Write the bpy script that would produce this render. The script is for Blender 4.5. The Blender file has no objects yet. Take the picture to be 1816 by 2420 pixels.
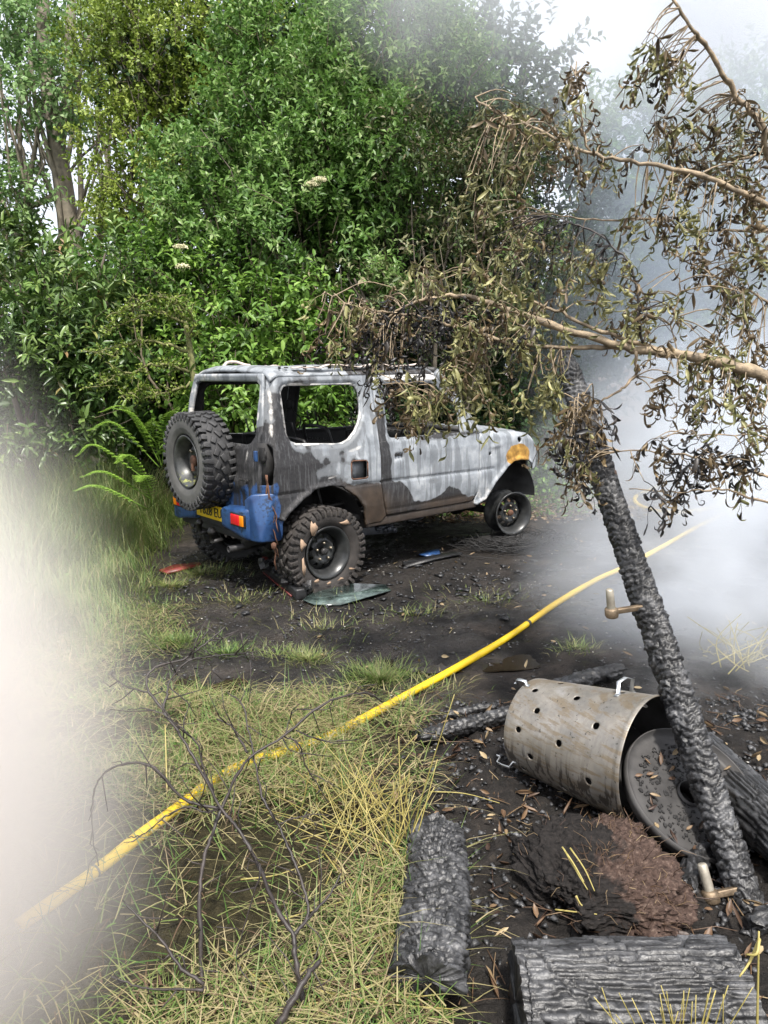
import bpy, bmesh, math, random
import numpy as np
from math import radians, sin, cos, pi
from mathutils import Vector, Matrix, Quaternion

rng = np.random.default_rng(11)
random.seed(5)
sc = bpy.context.scene
COL = sc.collection

# ---------------------------------------------------------------- camera
F_PX, IW, IH = 1747.0, 1816.0, 2420.0
CAM = np.array([0.0, 0.0, 1.70])
PITCH, ROLL = radians(11.0), radians(-0.8)
FWD = np.array([0, cos(PITCH), -sin(PITCH)])
_up = np.array([0, sin(PITCH), cos(PITCH)]); _rt = np.array([1.0, 0, 0])
RT = cos(ROLL) * _rt + sin(ROLL) * _up
UP = -sin(ROLL) * _rt + cos(ROLL) * _up
cam_d = bpy.data.cameras.new('camera')
cam_d.sensor_fit = 'VERTICAL'; cam_d.sensor_height = 24.0
cam_d.lens = F_PX * 24.0 / IH
cam_d.clip_start = 0.05; cam_d.clip_end = 2000
cam = bpy.data.objects.new('camera', cam_d)
M = Matrix.Identity(4)
for i in range(3):
    M[i][0] = RT[i]; M[i][1] = UP[i]; M[i][2] = -FWD[i]; M[i][3] = CAM[i]
cam.matrix_world = M
COL.objects.link(cam); sc.camera = cam

# ---------------------------------------------------------------- sky, sun, exposure
SUN_EL, SUN_AZ = radians(61), radians(170)      # azimuth clockwise from +Y: high behind the camera
w = bpy.data.worlds.new('World'); sc.world = w; w.use_nodes = True
nt = w.node_tree; nt.nodes.clear()
o_ = nt.nodes.new('ShaderNodeOutputWorld'); b_ = nt.nodes.new('ShaderNodeBackground')
s_ = nt.nodes.new('ShaderNodeTexSky'); s_.sky_type = 'NISHITA'; s_.sun_disc = False
s_.sun_elevation = SUN_EL; s_.sun_rotation = SUN_AZ
s_.air_density = 1.0; s_.dust_density = 6.0; s_.ozone_density = 1.0
mx = nt.nodes.new('ShaderNodeMix'); mx.data_type = 'RGBA'
mx.inputs[0].default_value = 0.6
mx.inputs[7].default_value = (8.6, 8.9, 9.6, 1)          # thin white cloud veil over the clear sky
nt.links.new(s_.outputs[0], mx.inputs[6]); nt.links.new(mx.outputs[2], b_.inputs[0])
b_.inputs[1].default_value = 0.12
nt.links.new(b_.outputs[0], o_.inputs[0])
sun_d = bpy.data.lights.new('sun', 'SUN'); sun_d.energy = 4.0; sun_d.angle = radians(5.0)
sun_d.color = (1.0, 0.96, 0.90)
sun = bpy.data.objects.new('sun', sun_d); COL.objects.link(sun)
sdir = Vector((sin(SUN_AZ) * cos(SUN_EL), cos(SUN_AZ) * cos(SUN_EL), sin(SUN_EL)))
sun.rotation_euler = sdir.to_track_quat('Z', 'Y').to_euler()
sun.location = (0, -5, 20)
vs = sc.view_settings
vs.view_transform = 'Standard'; vs.look = 'None'; vs.gamma = 1.0; vs.exposure = 0.8
cy = sc.cycles
cy.use_denoising = True
try: cy.denoiser = 'OPENIMAGEDENOISE'
except Exception: pass
cy.max_bounces = 6; cy.diffuse_bounces = 3; cy.glossy_bounces = 2; cy.transmission_bounces = 4
cy.volume_bounces = 3; cy.transparent_max_bounces = 6
cy.volume_step_rate = 1.0; cy.volume_max_steps = 96
cy.use_adaptive_sampling = True; cy.adaptive_threshold = 0.02
cy.caustics_reflective = False; cy.caustics_refractive = False

# ---------------------------------------------------------------- small maths
def _h(ix, iy, iz, s):
    n = (ix.astype(np.int64) * 374761393 + iy.astype(np.int64) * 668265263 + iz.astype(np.int64) * 2147483647 + s * 974634777)
    n = (n ^ (n >> 13)) * 1274126177
    n = n ^ (n >> 16)
    return (n & 0xffffff).astype(np.float64) / 0xffffff
def vnoise(x, y, z=None, s=0):
    x = np.asarray(x, float); y = np.asarray(y, float)
    z = np.zeros_like(x) if z is None else np.asarray(z, float)
    ix, iy, iz = np.floor(x), np.floor(y), np.floor(z)
    fx, fy, fz = x - ix, y - iy, z - iz
    fx, fy, fz = [t * t * (3 - 2 * t) for t in (fx, fy, fz)]
    r = 0
    for a in (0, 1):
        for b in (0, 1):
            for c in (0, 1):
                r = r + (fx if a else 1 - fx) * (fy if b else 1 - fy) * (fz if c else 1 - fz) * _h(ix + a, iy + b, iz + c, s)
    return r
def fbm(x, y, z=None, s=0, o=4, g=0.5):
    r = 0; a = 1; t = 0
    x = np.asarray(x, float); y = np.asarray(y, float); z = None if z is None else np.asarray(z, float)
    for i in range(o):
        k = 2.03 ** i
        r = r + a * vnoise(x * k + 17.3 * i, y * k + 5.1 * i, None if z is None else z * k, s + i); t += a; a *= g
    return r / t
def sstep(a, b, x):
    t = np.clip((np.asarray(x, float) - a) / (b - a), 0, 1); return t * t * (3 - 2 * t)
def nrm(v):
    return v / np.maximum(np.linalg.norm(v, axis=-1, keepdims=True), 1e-9)
def ray(px, py):                                   # px, py in the 1660 x 2212 view of the photograph
    k = IW / 1660.0
    return RT * (px * k - IW / 2) / F_PX - UP * (py * k - IH / 2) / F_PX + FWD
def P(px, py, Y):
    d = ray(px, py); return CAM + d * (Y / d[1])
def mpp(Y): return Y * (IW / 1660.0) / F_PX          # metres per view pixel at distance Y
def gh(x, y):
    x = np.asarray(x, float); y = np.asarray(y, float)
    z = (fbm(x * 1.1, y * 1.1, s=3, o=3) - 0.5) * 0.10 + (fbm(x * 6, y * 6, s=9, o=3) - 0.5) * 0.035
    edge = -1.75 - 0.12 * (y - 5.0) + (fbm(y * 0.9, y * 0 + 3.0, s=4) - .5) * 0.7
    z = z + 0.16 * sstep(0.0, 1.4, edge - x) * sstep(2.8, 4.5, y)
    z = z + 0.08 * sstep(0.35, -0.2, x) * sstep(3.7, 3.1, y)
    z = z - 0.035 * np.exp(-(((x + 0.1) / 0.75) ** 2 + ((y - 3.85) / 0.28) ** 2))
    z = z - 0.03 * np.exp(-(((x + 1.05) / 0.3) ** 2 + ((y - 3.75) / 0.2) ** 2))
    cx = (x + 0.95) * 0.763 + (y - 6.16) * 0.646; cyy = -(x + 0.95) * 0.646 + (y - 6.16) * 0.763
    car = np.exp(-(np.maximum(np.abs(cx - 1.1) - 1.3, 0) ** 2 + np.maximum(np.abs(cyy) - 0.8, 0) ** 2) / 0.09)
    return z * (1 - 0.85 * car)
def G(px, py, up=0.0):
    d = ray(px, py); t = -CAM[2] / d[2]
    for _ in range(25):
        p = CAM + d * t
        t = (float(gh(p[0], p[1])) + up - CAM[2]) / d[2]
    return CAM + d * t

# ---------------------------------------------------------------- mesh building
def mesh_np(name, v, quads=None, tris=None, attr=None, color=None, smooth=True):
    me = bpy.data.meshes.new(name)
    v = np.asarray(v, np.float32)
    q = np.zeros((0, 4), np.int32) if quads is None or len(quads) == 0 else np.asarray(quads, np.int32)
    t = np.zeros((0, 3), np.int32) if tris is None or len(tris) == 0 else np.asarray(tris, np.int32)
    me.vertices.add(len(v)); me.vertices.foreach_set('co', v.ravel())
    loops = np.concatenate([q.ravel(), t.ravel()])
    me.loops.add(len(loops)); me.loops.foreach_set('vertex_index', loops)
    tot = np.concatenate([np.full(len(q), 4, np.int32), np.full(len(t), 3, np.int32)])
    st = np.concatenate([[0], np.cumsum(tot)[:-1]]).astype(np.int32) if len(tot) else tot
    me.polygons.add(len(tot)); me.polygons.foreach_set('loop_start', st)
    try: me.polygons.foreach_set('loop_total', tot)
    except Exception: pass
    if smooth: me.polygons.foreach_set('use_smooth', np.ones(len(tot), bool))
    if attr is not None:
        a = me.attributes.new('v', 'FLOAT', 'POINT'); a.data.foreach_set('value', np.asarray(attr, np.float32))
    if color is not None:
        a = me.attributes.new('zone', 'FLOAT_COLOR', 'POINT'); a.data.foreach_set('color', np.asarray(color, np.float32).ravel())
    me.update(calc_edges=True); me.validate()
    return me
def link(name, me, mats, parent=None):
    o = bpy.data.objects.new(name, me); COL.objects.link(o)
    if me is not None and mats is not None:
        for m in (mats if isinstance(mats, (list, tuple)) else [mats]):
            me.materials.append(m)
    if parent is not None: o.parent = parent
    return o
def tag(o, label=None, cat=None, group=None, kind=None):
    if label: o['label'] = label
    if cat: o['category'] = cat
    if group: o['group'] = group
    if kind: o['kind'] = kind
    return o
def empty(name, loc=(0, 0, 0), rz=0.0, parent=None):
    o = bpy.data.objects.new(name, None); COL.objects.link(o); o.empty_display_size = 0.1
    o.location = loc; o.rotation_euler = (0, 0, rz)
    if parent is not None: o.parent = parent
    return o
class MB:
    def __init__(s): s.v = []; s.q = []; s.t = []; s.a = []; s.n = 0
    def add(s, v, quads=None, tris=None, a=0.5):
        v = np.asarray(v, float).reshape(-1, 3)
        if quads is not None and len(quads): s.q.append(np.asarray(quads, int) + s.n)
        if tris is not None and len(tris): s.t.append(np.asarray(tris, int) + s.n)
        s.v.append(v); s.a.append(np.broadcast_to(np.asarray(a, float), (len(v),))); s.n += len(v)
        return s
    def mesh(s, name, smooth=True):
        return mesh_np(name, np.concatenate(s.v), np.concatenate(s.q) if s.q else None,
                       np.concatenate(s.t) if s.t else None, attr=np.concatenate(s.a), smooth=smooth)
    def build(s, name, mats, parent=None, smooth=True):
        return link(name, s.mesh(name, smooth), mats, parent)
    def tube(s, pts, rad, n=6, a=0.5, cap=True):
        pts = np.asarray(pts, float); m = len(pts)
        rad = np.broadcast_to(np.asarray(rad, float), (m,))
        tg = nrm(np.gradient(pts, axis=0))
        ref = np.array([0, 0, 1.0]) if abs(tg[0][2]) < 0.9 else np.array([1.0, 0, 0])
        u = nrm(np.cross(tg[0], ref)); fr = []
        for i in range(m):
            u = u - tg[i] * (u @ tg[i]); u = u / max(np.linalg.norm(u), 1e-9); fr.append((u, np.cross(tg[i], u)))
        ang = np.arange(n) * 2 * pi / n
        v = np.concatenate([pts[i] + rad[i] * (np.cos(ang)[:, None] * fr[i][0] + np.sin(ang)[:, None] * fr[i][1]) for i in range(m)])
        i0 = np.arange(m - 1)[:, None] * n + np.arange(n)[None]
        i1 = np.arange(m - 1)[:, None] * n + (np.arange(n)[None] + 1) % n
        q = np.stack([i0, i1, i1 + n, i0 + n], -1).reshape(-1, 4)
        t = []
        if cap:
            v = np.concatenate([v, pts[:1], pts[-1:]]); c0, c1 = m * n, m * n + 1
            for k in range(n):
                t.append((c0, (k + 1) % n, k)); t.append((c1, (m - 1) * n + k, (m - 1) * n + (k + 1) % n))
        return s.add(v, q, t, a)
    def box(s, c, half, rot=None, a=0.5, bev=0.0):
        c = np.asarray(c, float); hx, hy, hz = half
        if bev <= 0:
            v = np.array([(x, y, z) for x in (-hx, hx) for y in (-hy, hy) for z in (-hz, hz)])
            q = [(0, 1, 3, 2), (4, 6, 7, 5), (0, 4, 5, 1), (2, 3, 7, 6), (0, 2, 6, 4), (1, 5, 7, 3)]
            if rot is not None: v = v @ np.asarray(rot).T
            return s.add(v + c, q, None, a)
        bm = bmesh.new(); bmesh.ops.create_cube(bm, size=1.0)
        for vv in bm.verts: vv.co = Vector((vv.co.x * 2 * hx, vv.co.y * 2 * hy, vv.co.z * 2 * hz))
        bmesh.ops.bevel(bm, geom=bm.edges[:], offset=bev, segments=2, profile=0.6, affect='EDGES')
        return s.bm(bm, c, rot, a)
    def bm(s, bm, c=(0, 0, 0), rot=None, a=0.5):
        bmesh.ops.triangulate(bm, faces=[f for f in bm.faces if len(f.verts) > 4])
        bm.verts.index_update()
        v = np.array([tuple(x.co) for x in bm.verts])
        if rot is not None: v = v @ np.asarray(rot).T
        q = [[x.index for x in f.verts] for f in bm.faces if len(f.verts) == 4]
        t = [[x.index for x in f.verts] for f in bm.faces if len(f.verts) == 3]
        bm.free()
        return s.add(v + np.asarray(c, float), q, t, a)
    def lathe(s, prof, n=32, axis='x', a=0.5, closed=False, c=(0, 0, 0), a_fn=None):
        # prof: list of (axial, radius)
        prof = np.asarray(prof, float); m = len(prof); an = np.arange(n) * 2 * pi / n
        ax = np.repeat(prof[:, 0], n); r = np.repeat(prof[:, 1], n)
        cc, ss = np.tile(np.cos(an), m) * r, np.tile(np.sin(an), m) * r
        v = {'x': np.stack([ax, cc, ss], 1), 'y': np.stack([cc, ax, ss], 1), 'z': np.stack([cc, ss, ax], 1)}[axis]
        rr = m if closed else m - 1
        i = np.arange(rr)[:, None]; k = np.arange(n)[None]; j = (i + 1) % m; k1 = (k + 1) % n
        q = np.stack([i * n + k, i * n + k1, j * n + k1, j * n + k], -1).reshape(-1, 4)
        return s.add(v + np.asarray(c, float), q, None, a)
def crom(pts, n):                                   # smooth path through points
    p = np.asarray(pts, float); p = np.concatenate([2 * p[:1] - p[1:2], p, 2 * p[-1:] - p[-2:-1]])
    out = []
    for i in range(1, len(p) - 2):
        t = np.linspace(0, 1, n, endpoint=False)[:, None]
        a, b, c, d = p[i - 1], p[i], p[i + 1], p[i + 2]
        out.append(0.5 * (2 * b + (c - a) * t + (2 * a - 5 * b + 4 * c - d) * t ** 2 + (3 * b - a - 3 * c + d) * t ** 3))
    out.append(p[-2:-1])
    return np.concatenate(out)
def rotm(ax, an): return np.array(Matrix.Rotation(an, 3, ax))

# ---------------------------------------------------------------- materials
class NT:
    def __init__(s, name):
        s.m = bpy.data.materials.new(name); s.m.use_nodes = True; s.t = s.m.node_tree; s.t.nodes.clear()
        s.out = s.t.nodes.new('ShaderNodeOutputMaterial')
    def n(s, ty, **kw):
        x = s.t.nodes.new('ShaderNode' + ty)
        for k, v in kw.items():
            if k.startswith('i_'):
                key = k[2:]; key = int(key) if key.isdigit() else key.replace('_', ' ')
                s.set(x.inputs[key], v)
            else: setattr(x, k, v)
        return x
    def set(s, sock, v):
        if hasattr(v, 'is_output') or isinstance(v, bpy.types.NodeSocket): s.t.links.new(v, sock)
        else:
            if isinstance(v, tuple) and len(v) == 3 and sock.type == 'RGBA': v = (*v, 1)
            sock.default_value = v
    def math(s, op, a, b=0.0, c=0.0, clamp=False):
        x = s.n('Math', operation=op, use_clamp=clamp)
        s.set(x.inputs[0], a); s.set(x.inputs[1], b); s.set(x.inputs[2], c)
        return x.outputs[0]
    def mix(s, f, a, b):
        x = s.n('Mix', data_type='RGBA'); s.set(x.inputs[0], f); s.set(x.inputs[6], a); s.set(x.inputs[7], b)
        return x.outputs[2]
    def ramp(s, f, stops, interp='LINEAR'):
        x = s.n('ValToRGB'); s.set(x.inputs[0], f); r = x.color_ramp; r.interpolation = interp
        while len(r.elements) < len(stops): r.elements.new(0.5)
        for e, (p, c) in zip(r.elements, stops):
            e.position = p; e.color = (*c, 1) if len(c) == 3 else c
        return x.outputs[0]
    def step(s, f, a, b):
        x = s.n('MapRange', interpolation_type='SMOOTHSTEP'); s.set(x.inputs[0], f)
        s.set(x.inputs[1], a); s.set(x.inputs[2], b)
        return x.outputs[0]
    def noise(s, scale=5, detail=4, rough=0.5, vec=None, dist=0.0):
        x = s.n('TexNoise'); s.set(x.inputs['Scale'], scale); s.set(x.inputs['Detail'], detail)
        s.set(x.inputs['Roughness'], rough); s.set(x.inputs['Distortion'], dist)
        if vec is not None: s.set(x.inputs['Vector'], vec)
        return x.outputs[0]
    def obj(s, scale=None):
        c = s.n('TexCoord').outputs['Object']
        if scale is None: return c
        m = s.n('Mapping'); s.set(m.inputs[0], c); m.inputs['Scale'].default_value = scale
        return m.outputs[0]
    def pos(s, scale=None):
        c = s.n('NewGeometry').outputs['Position']
        if scale is None: return c
        m = s.n('Mapping'); s.set(m.inputs[0], c); m.inputs['Scale'].default_value = scale
        return m.outputs[0]
    def attr(s, name='v', out='Fac'):
        x = s.n('Attribute'); x.attribute_name = name; return x.outputs[out]
    def bump(s, h, st=0.3, d=0.01):
        x = s.n('Bump'); s.set(x.inputs['Height'], h); x.inputs['Strength'].default_value = st; x.inputs['Distance'].default_value = d
        return x.outputs[0]
    def bsdf(s, col, rough=0.6, metal=0.0, spec=0.5, normal=None, **kw):
        x = s.n('BsdfPrincipled'); s.set(x.inputs['Base Color'], col); s.set(x.inputs['Roughness'], rough)
        s.set(x.inputs['Metallic'], metal); s.set(x.inputs['Specular IOR Level'], spec)
        if normal is not None: s.set(x.inputs['Normal'], normal)
        for k, v in kw.items(): s.set(x.inputs[k.replace('_', ' ')], v)
        s.t.links.new(x.outputs[0], s.out.inputs[0]); return x
MAT = {}
def simple(name, col, rough=0.6, metal=0.0, var=0.35, scale=12, bump=0.0, spec=0.5):
    s = NT(name); n = s.noise(scale, 5, 0.6, s.obj())
    dark = tuple(c * (1 - var) for c in col); lite = tuple(min(1, c * (1 + var)) for c in col)
    c = s.ramp(n, [(0.3, dark), (0.7, lite)])
    r = s.math('ADD', s.math('MULTIPLY', n, 0.3), rough - 0.15)
    s.bsdf(c, r, metal, spec, s.bump(s.noise(scale * 6, 4, 0.6, s.obj()), bump, 0.004) if bump else None)
    MAT[name] = s.m; return s.m
def leafmat(name, stops, trans=0.38, rough=0.42, spec=0.45):
    s = NT(name); c = s.ramp(s.attr(), stops)
    b = s.n('BsdfPrincipled'); s.set(b.inputs['Base Color'], c); b.inputs['Roughness'].default_value = rough
    b.inputs['Specular IOR Level'].default_value = spec
    t = s.n('BsdfTranslucent'); s.set(t.inputs[0], c)
    m = s.n('MixShader'); m.inputs[0].default_value = trans
    s.t.links.new(b.outputs[0], m.inputs[1]); s.t.links.new(t.outputs[0], m.inputs[2]); s.t.links.new(m.outputs[0], s.out.inputs[0])
    MAT[name] = s.m; return s.m
leafmat('leaf_sallow', [(0, (.03, .072, .014)), (.35, (.092, .19, .038)), (.7, (.18, .31, .075)), (1, (.36, .46, .2))])
leafmat('leaf_hawthorn', [(0, (.075, .12, .014)), (.5, (.20, .28, .04)), (1, (.38, .45, .10))], .35, .5)
leafmat('leaf_tall', [(0, (.08, .16, .05)), (.5, (.18, .30, .10)), (1, (.32, .45, .2))], .4, .5)
leafmat('leaf_rhodo', [(0, (.03, .065, .016)), (.5, (.09, .155, .035)), (.85, (.19, .27, .07)), (1, (.24, .16, .08))], .15, .35, .5)
leafmat('leaf_elder', [(0, (.04, .09, .012)), (.5, (.11, .22, .03)), (1, (.24, .38, .07))], .3, .5)
leafmat('leaf_singed', [(0, (.03, .05, .018)), (.3, (.085, .125, .045)), (.55, (.13, .155, .06)), (.75, (.20, .18, .095)), (.9, (.30, .26, .16)), (1, (.10, .17, .04))], .15, .5)
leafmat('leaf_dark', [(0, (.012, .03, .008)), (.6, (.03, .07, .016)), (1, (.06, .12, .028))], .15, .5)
leafmat('wilt_olive', [(0, (.05, .055, .018)), (.45, (.15, .15, .055)), (1, (.36, .34, .15))], .2, .45)
leafmat('wilt_brown', [(0, (.03, .02, .012)), (.5, (.10, .07, .035)), (1, (.22, .16, .08))], .15, .45)
leafmat('wilt_black', [(0, (.004, .004, .005)), (.6, (.013, .012, .012)), (1, (.04, .032, .026))], .02, .45)
leafmat('fern_green', [(0, (.09, .18, .02)), (.5, (.20, .34, .045)), (1, (.34, .48, .09))], .35, .5)
leafmat('grass_blade', [(0, (.06, .13, .022)), (.3, (.12, .20, .045)), (.52, (.19, .225, .07)), (.7, (.30, .265, .125)), (.88, (.38, .32, .18)), (1, (.12, .075, .045))], .3, .5)
leafmat('straw', [(0, (.13, .12, .03)), (.5, (.34, .29, .09)), (1, (.50, .42, .15))], .2, .45)
leafmat('dead_leaf', [(0, (.04, .022, .015)), (.5, (.15, .09, .05)), (1, (.36, .28, .16))], .15, .5)
simple('bark', (.09, .075, .055), .85, var=.5, scale=14, bump=.6)
simple('bark_pale', (.19, .165, .125), .85, var=.4, scale=9, bump=.5)
simple('twig', (.10, .08, .05), .8, var=.4, scale=20)
simple('lichen_twig', (.15, .15, .06), .9, var=.5, scale=25)
simple('scorched_bark', (.24, .185, .12), .7, var=.65, scale=24, bump=.7)
simple('black_twig', (.028, .022, .02), .55, var=.5, scale=10, bump=.3)

# ================================================================ the setting
def axis(lo, hi, f0, f1, d, grow=1.22):
    a = list(np.arange(f0, f1, d)); s = d; x = a[-1]
    while x < hi: s *= grow; x += s; a.append(min(x, hi))
    s = d; x = a[0]; pre = []
    while x > lo: s *= grow; x -= s; pre.append(max(x, lo))
    return np.array(pre[::-1] + a)
xs = axis(-260, 260, -3.2, 4.2, 0.024); ys = axis(-60, 500, 1.2, 9.2, 0.024)
X, Y = np.meshgrid(xs, ys, indexing='ij')
far = sstep(14, 30, np.hypot(X, Y - 5))
Z = gh(X, Y) * (1 - far) + (fbm(X * 40, Y * 40, s=21, o=2) - .5) * .012 * (1 - far)
def grassy0(X, Y): return sstep(.0, .5, (-1.65 - 0.12 * (Y - 5.0)) - X) * sstep(2.8, 3.8, Y)
# lumps of burnt crust over the right-hand foreground
burn = sstep(-0.15, 0.35, X + (fbm(X * 3, Y * 3, s=5) - .5) * .6) * sstep(3.9, 3.3, Y)
Z += burn * ((fbm(X * 14, Y * 14, s=31, o=4) - .45) * .08)
Z += (1 - burn) * (1 - grassy0(X, Y)) * (1 - far) * ((fbm(X * 9, Y * 9, s=37, o=4) - .5) * .05) * sstep(.40, .60, fbm(X * 1.3, Y * 1.3, s=38))
grassy = np.maximum(sstep(.0, .5, (-1.65 - 0.12 * (Y - 5.0)) - X + (fbm(X * 2, Y * 2, s=6) - .5) * 1.2) * sstep(2.8, 3.8, Y),
                    sstep(.35, -.15, X + (fbm(X * 3, Y * 3, s=7) - .5) * .5) * sstep(3.8, 3.3, Y + (fbm(X * 2.5, Y * 2.5, s=8) - .5) * .6))
wet = sstep(.50, .62, fbm(X * .9 + 3, Y * 1.6, s=12, o=4)) * (1 - grassy)
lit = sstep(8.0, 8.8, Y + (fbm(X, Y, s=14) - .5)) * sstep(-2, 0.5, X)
cxx = (X + 0.95) * 0.763 + (Y - 6.16) * 0.646; cyy_ = -(X + 0.95) * 0.646 + (Y - 6.16) * 0.763
ncar = np.exp(-(np.maximum(np.abs(cxx - 1.0) - 1.3, 0) ** 2 + np.maximum(np.abs(cyy_) - 0.75, 0) ** 2) / .22) * (.6 + .8 * fbm(X * 3, Y * 3, s=66))
wet = np.maximum(wet, np.clip(ncar, 0, 1) * .8)
zone = np.stack([grassy, wet, lit, np.clip(np.maximum(burn, ncar), 0, 1)], -1).reshape(-1, 4)
ni, nj = X.shape
ii = (np.arange(ni - 1)[:, None] * nj + np.arange(nj - 1)[None]).ravel()
quads = np.stack([ii, ii + nj, ii + nj + 1, ii + 1], 1)
s = NT('burnt_mud'); p = s.pos()
zc = s.n('SeparateColor'); s.set(zc.inputs[0], s.attr('zone', 'Color')); zr, zg, zb = zc.outputs
n1 = s.noise(2.2, 6, .62, p); n2 = s.noise(26, 5, .65, p); n3 = s.noise(110, 3, .7, p)
mud = s.ramp(n1, [(.32, (.006, .006, .006)), (.44, (.014, .013, .0125)), (.56, (.034, .029, .026)), (.72, (.080, .066, .054))])
mud = s.mix(s.step(n2, .52, .72), mud, (.012, .011, .011))
mud = s.mix(s.math('MULTIPLY', s.step(n3, .60, .75), .5), mud, (.16, .145, .13))
moss = s.noise(5, 5, .7, p)
mud = s.mix(s.math('MULTIPLY', s.step(moss, .58, .72), .5), mud, (.055, .058, .02))
soil = s.ramp(n2, [(.3, (.012, .011, .007)), (.7, (.05, .043, .022))])
colr = s.mix(zr, mud, soil)
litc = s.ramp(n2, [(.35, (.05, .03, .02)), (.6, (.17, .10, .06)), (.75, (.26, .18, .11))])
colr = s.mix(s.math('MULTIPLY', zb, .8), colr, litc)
charc = s.ramp(n2, [(.3, (.008, .008, .008)), (.6, (.026, .023, .021)), (.78, (.075, .06, .045))])
colr = s.mix(s.math('MULTIPLY', s.attr('zone', 'Alpha'), .85), colr, charc)
wetf = s.math('MULTIPLY', zg, s.step(n1, .3, .6))
colr = s.mix(s.math('MULTIPLY', wetf, .5), colr, (.02, .016, .012))
rg = s.math('SUBTRACT', .72, s.math('MULTIPLY', wetf, .5))
hh = s.math('ADD', s.math('MULTIPLY', n2, .6), s.math('MULTIPLY', n3, .4))
s.bsdf(colr, rg, 0, s.math('ADD', .12, s.math('MULTIPLY', wetf, .35)), s.bump(hh, 1.0, .03)); MAT['ground'] = s.m
g = link('ground', mesh_np('ground', np.stack([X, Y, Z], -1).reshape(-1, 3), quads, color=zone), s.m)
tag(g, 'burnt black muddy track with ash and char', kind='structure')

# puddles
s = NT('puddle_water'); s.bsdf((.022, .016, .010), .06, 0, .5, s.bump(s.noise(9, 3, .5, s.pos()), .05, .01)); MAT['water'] = s.m
def puddle(px, py, rx, ry, dz, seed):
    c = G(px, py); n = 48; an = np.arange(n) * 2 * pi / n
    rr = 0.75 + 0.5 * fbm(np.cos(an) * 1.6 + seed, np.sin(an) * 1.6, s=seed)
    ring = np.stack([c[0] + rx * rr * np.cos(an), c[1] + ry * rr * np.sin(an), np.full(n, 0)], 1)
    ring[:, 2] = float(gh(c[0], c[1])) + dz
    v = np.concatenate([ring, [[c[0], c[1], ring[0, 2]]]])
    t = [(n, k, (k + 1) % n) for k in range(n)]
    tag(link('puddle', mesh_np('puddle', v, None, t), MAT['water']), 'brown puddle on the burnt track', kind='structure')
puddle(830, 1478, .85, .24, -.008, 3)
puddle(445, 1478, .24, .14, -.004, 7)
puddle(1010, 1425, .5, .16, -.012, 9)

# ---------------------------------------------------------------- foliage
T_S = (np.array([(0, 0, 0), (.45, -.5, .12), (1, 0, -.06), (.45, .5, .12)]), np.array([(0, 2, 1), (0, 3, 2)]))
T_F = (np.array([(0, 0, 0), (.3, -.42, .08), (.3, .42, .08), (.72, -.33, .02), (.72, .33, .02), (1, 0, -.16), (.5, 0, -.02)]),
       np.array([(0, 6, 1), (0, 2, 6), (1, 6, 3), (6, 2, 4), (3, 6, 5), (6, 4, 5)]))
def leaves(mb, pos, ax, up, ln, wd, a, T=T_S):
    tv, tt = T; n = len(pos)
    ax = nrm(ax); sd = nrm(np.cross(up, ax)); nz = np.cross(ax, sd)
    v = (pos[:, None] + ax[:, None] * (tv[None, :, :1] * ln[:, None, None]) + sd[:, None] * (tv[None, :, 1:2] * wd[:, None, None])
         + nz[:, None] * (tv[None, :, 2:3] * ln[:, None, None]))
    t = (tt[None] + (np.arange(n) * len(tv))[:, None, None]).reshape(-1, 3)
    mb.add(v.reshape(-1, 3), None, t, np.repeat(np.clip(a, 0, 1), len(tv)))
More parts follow.
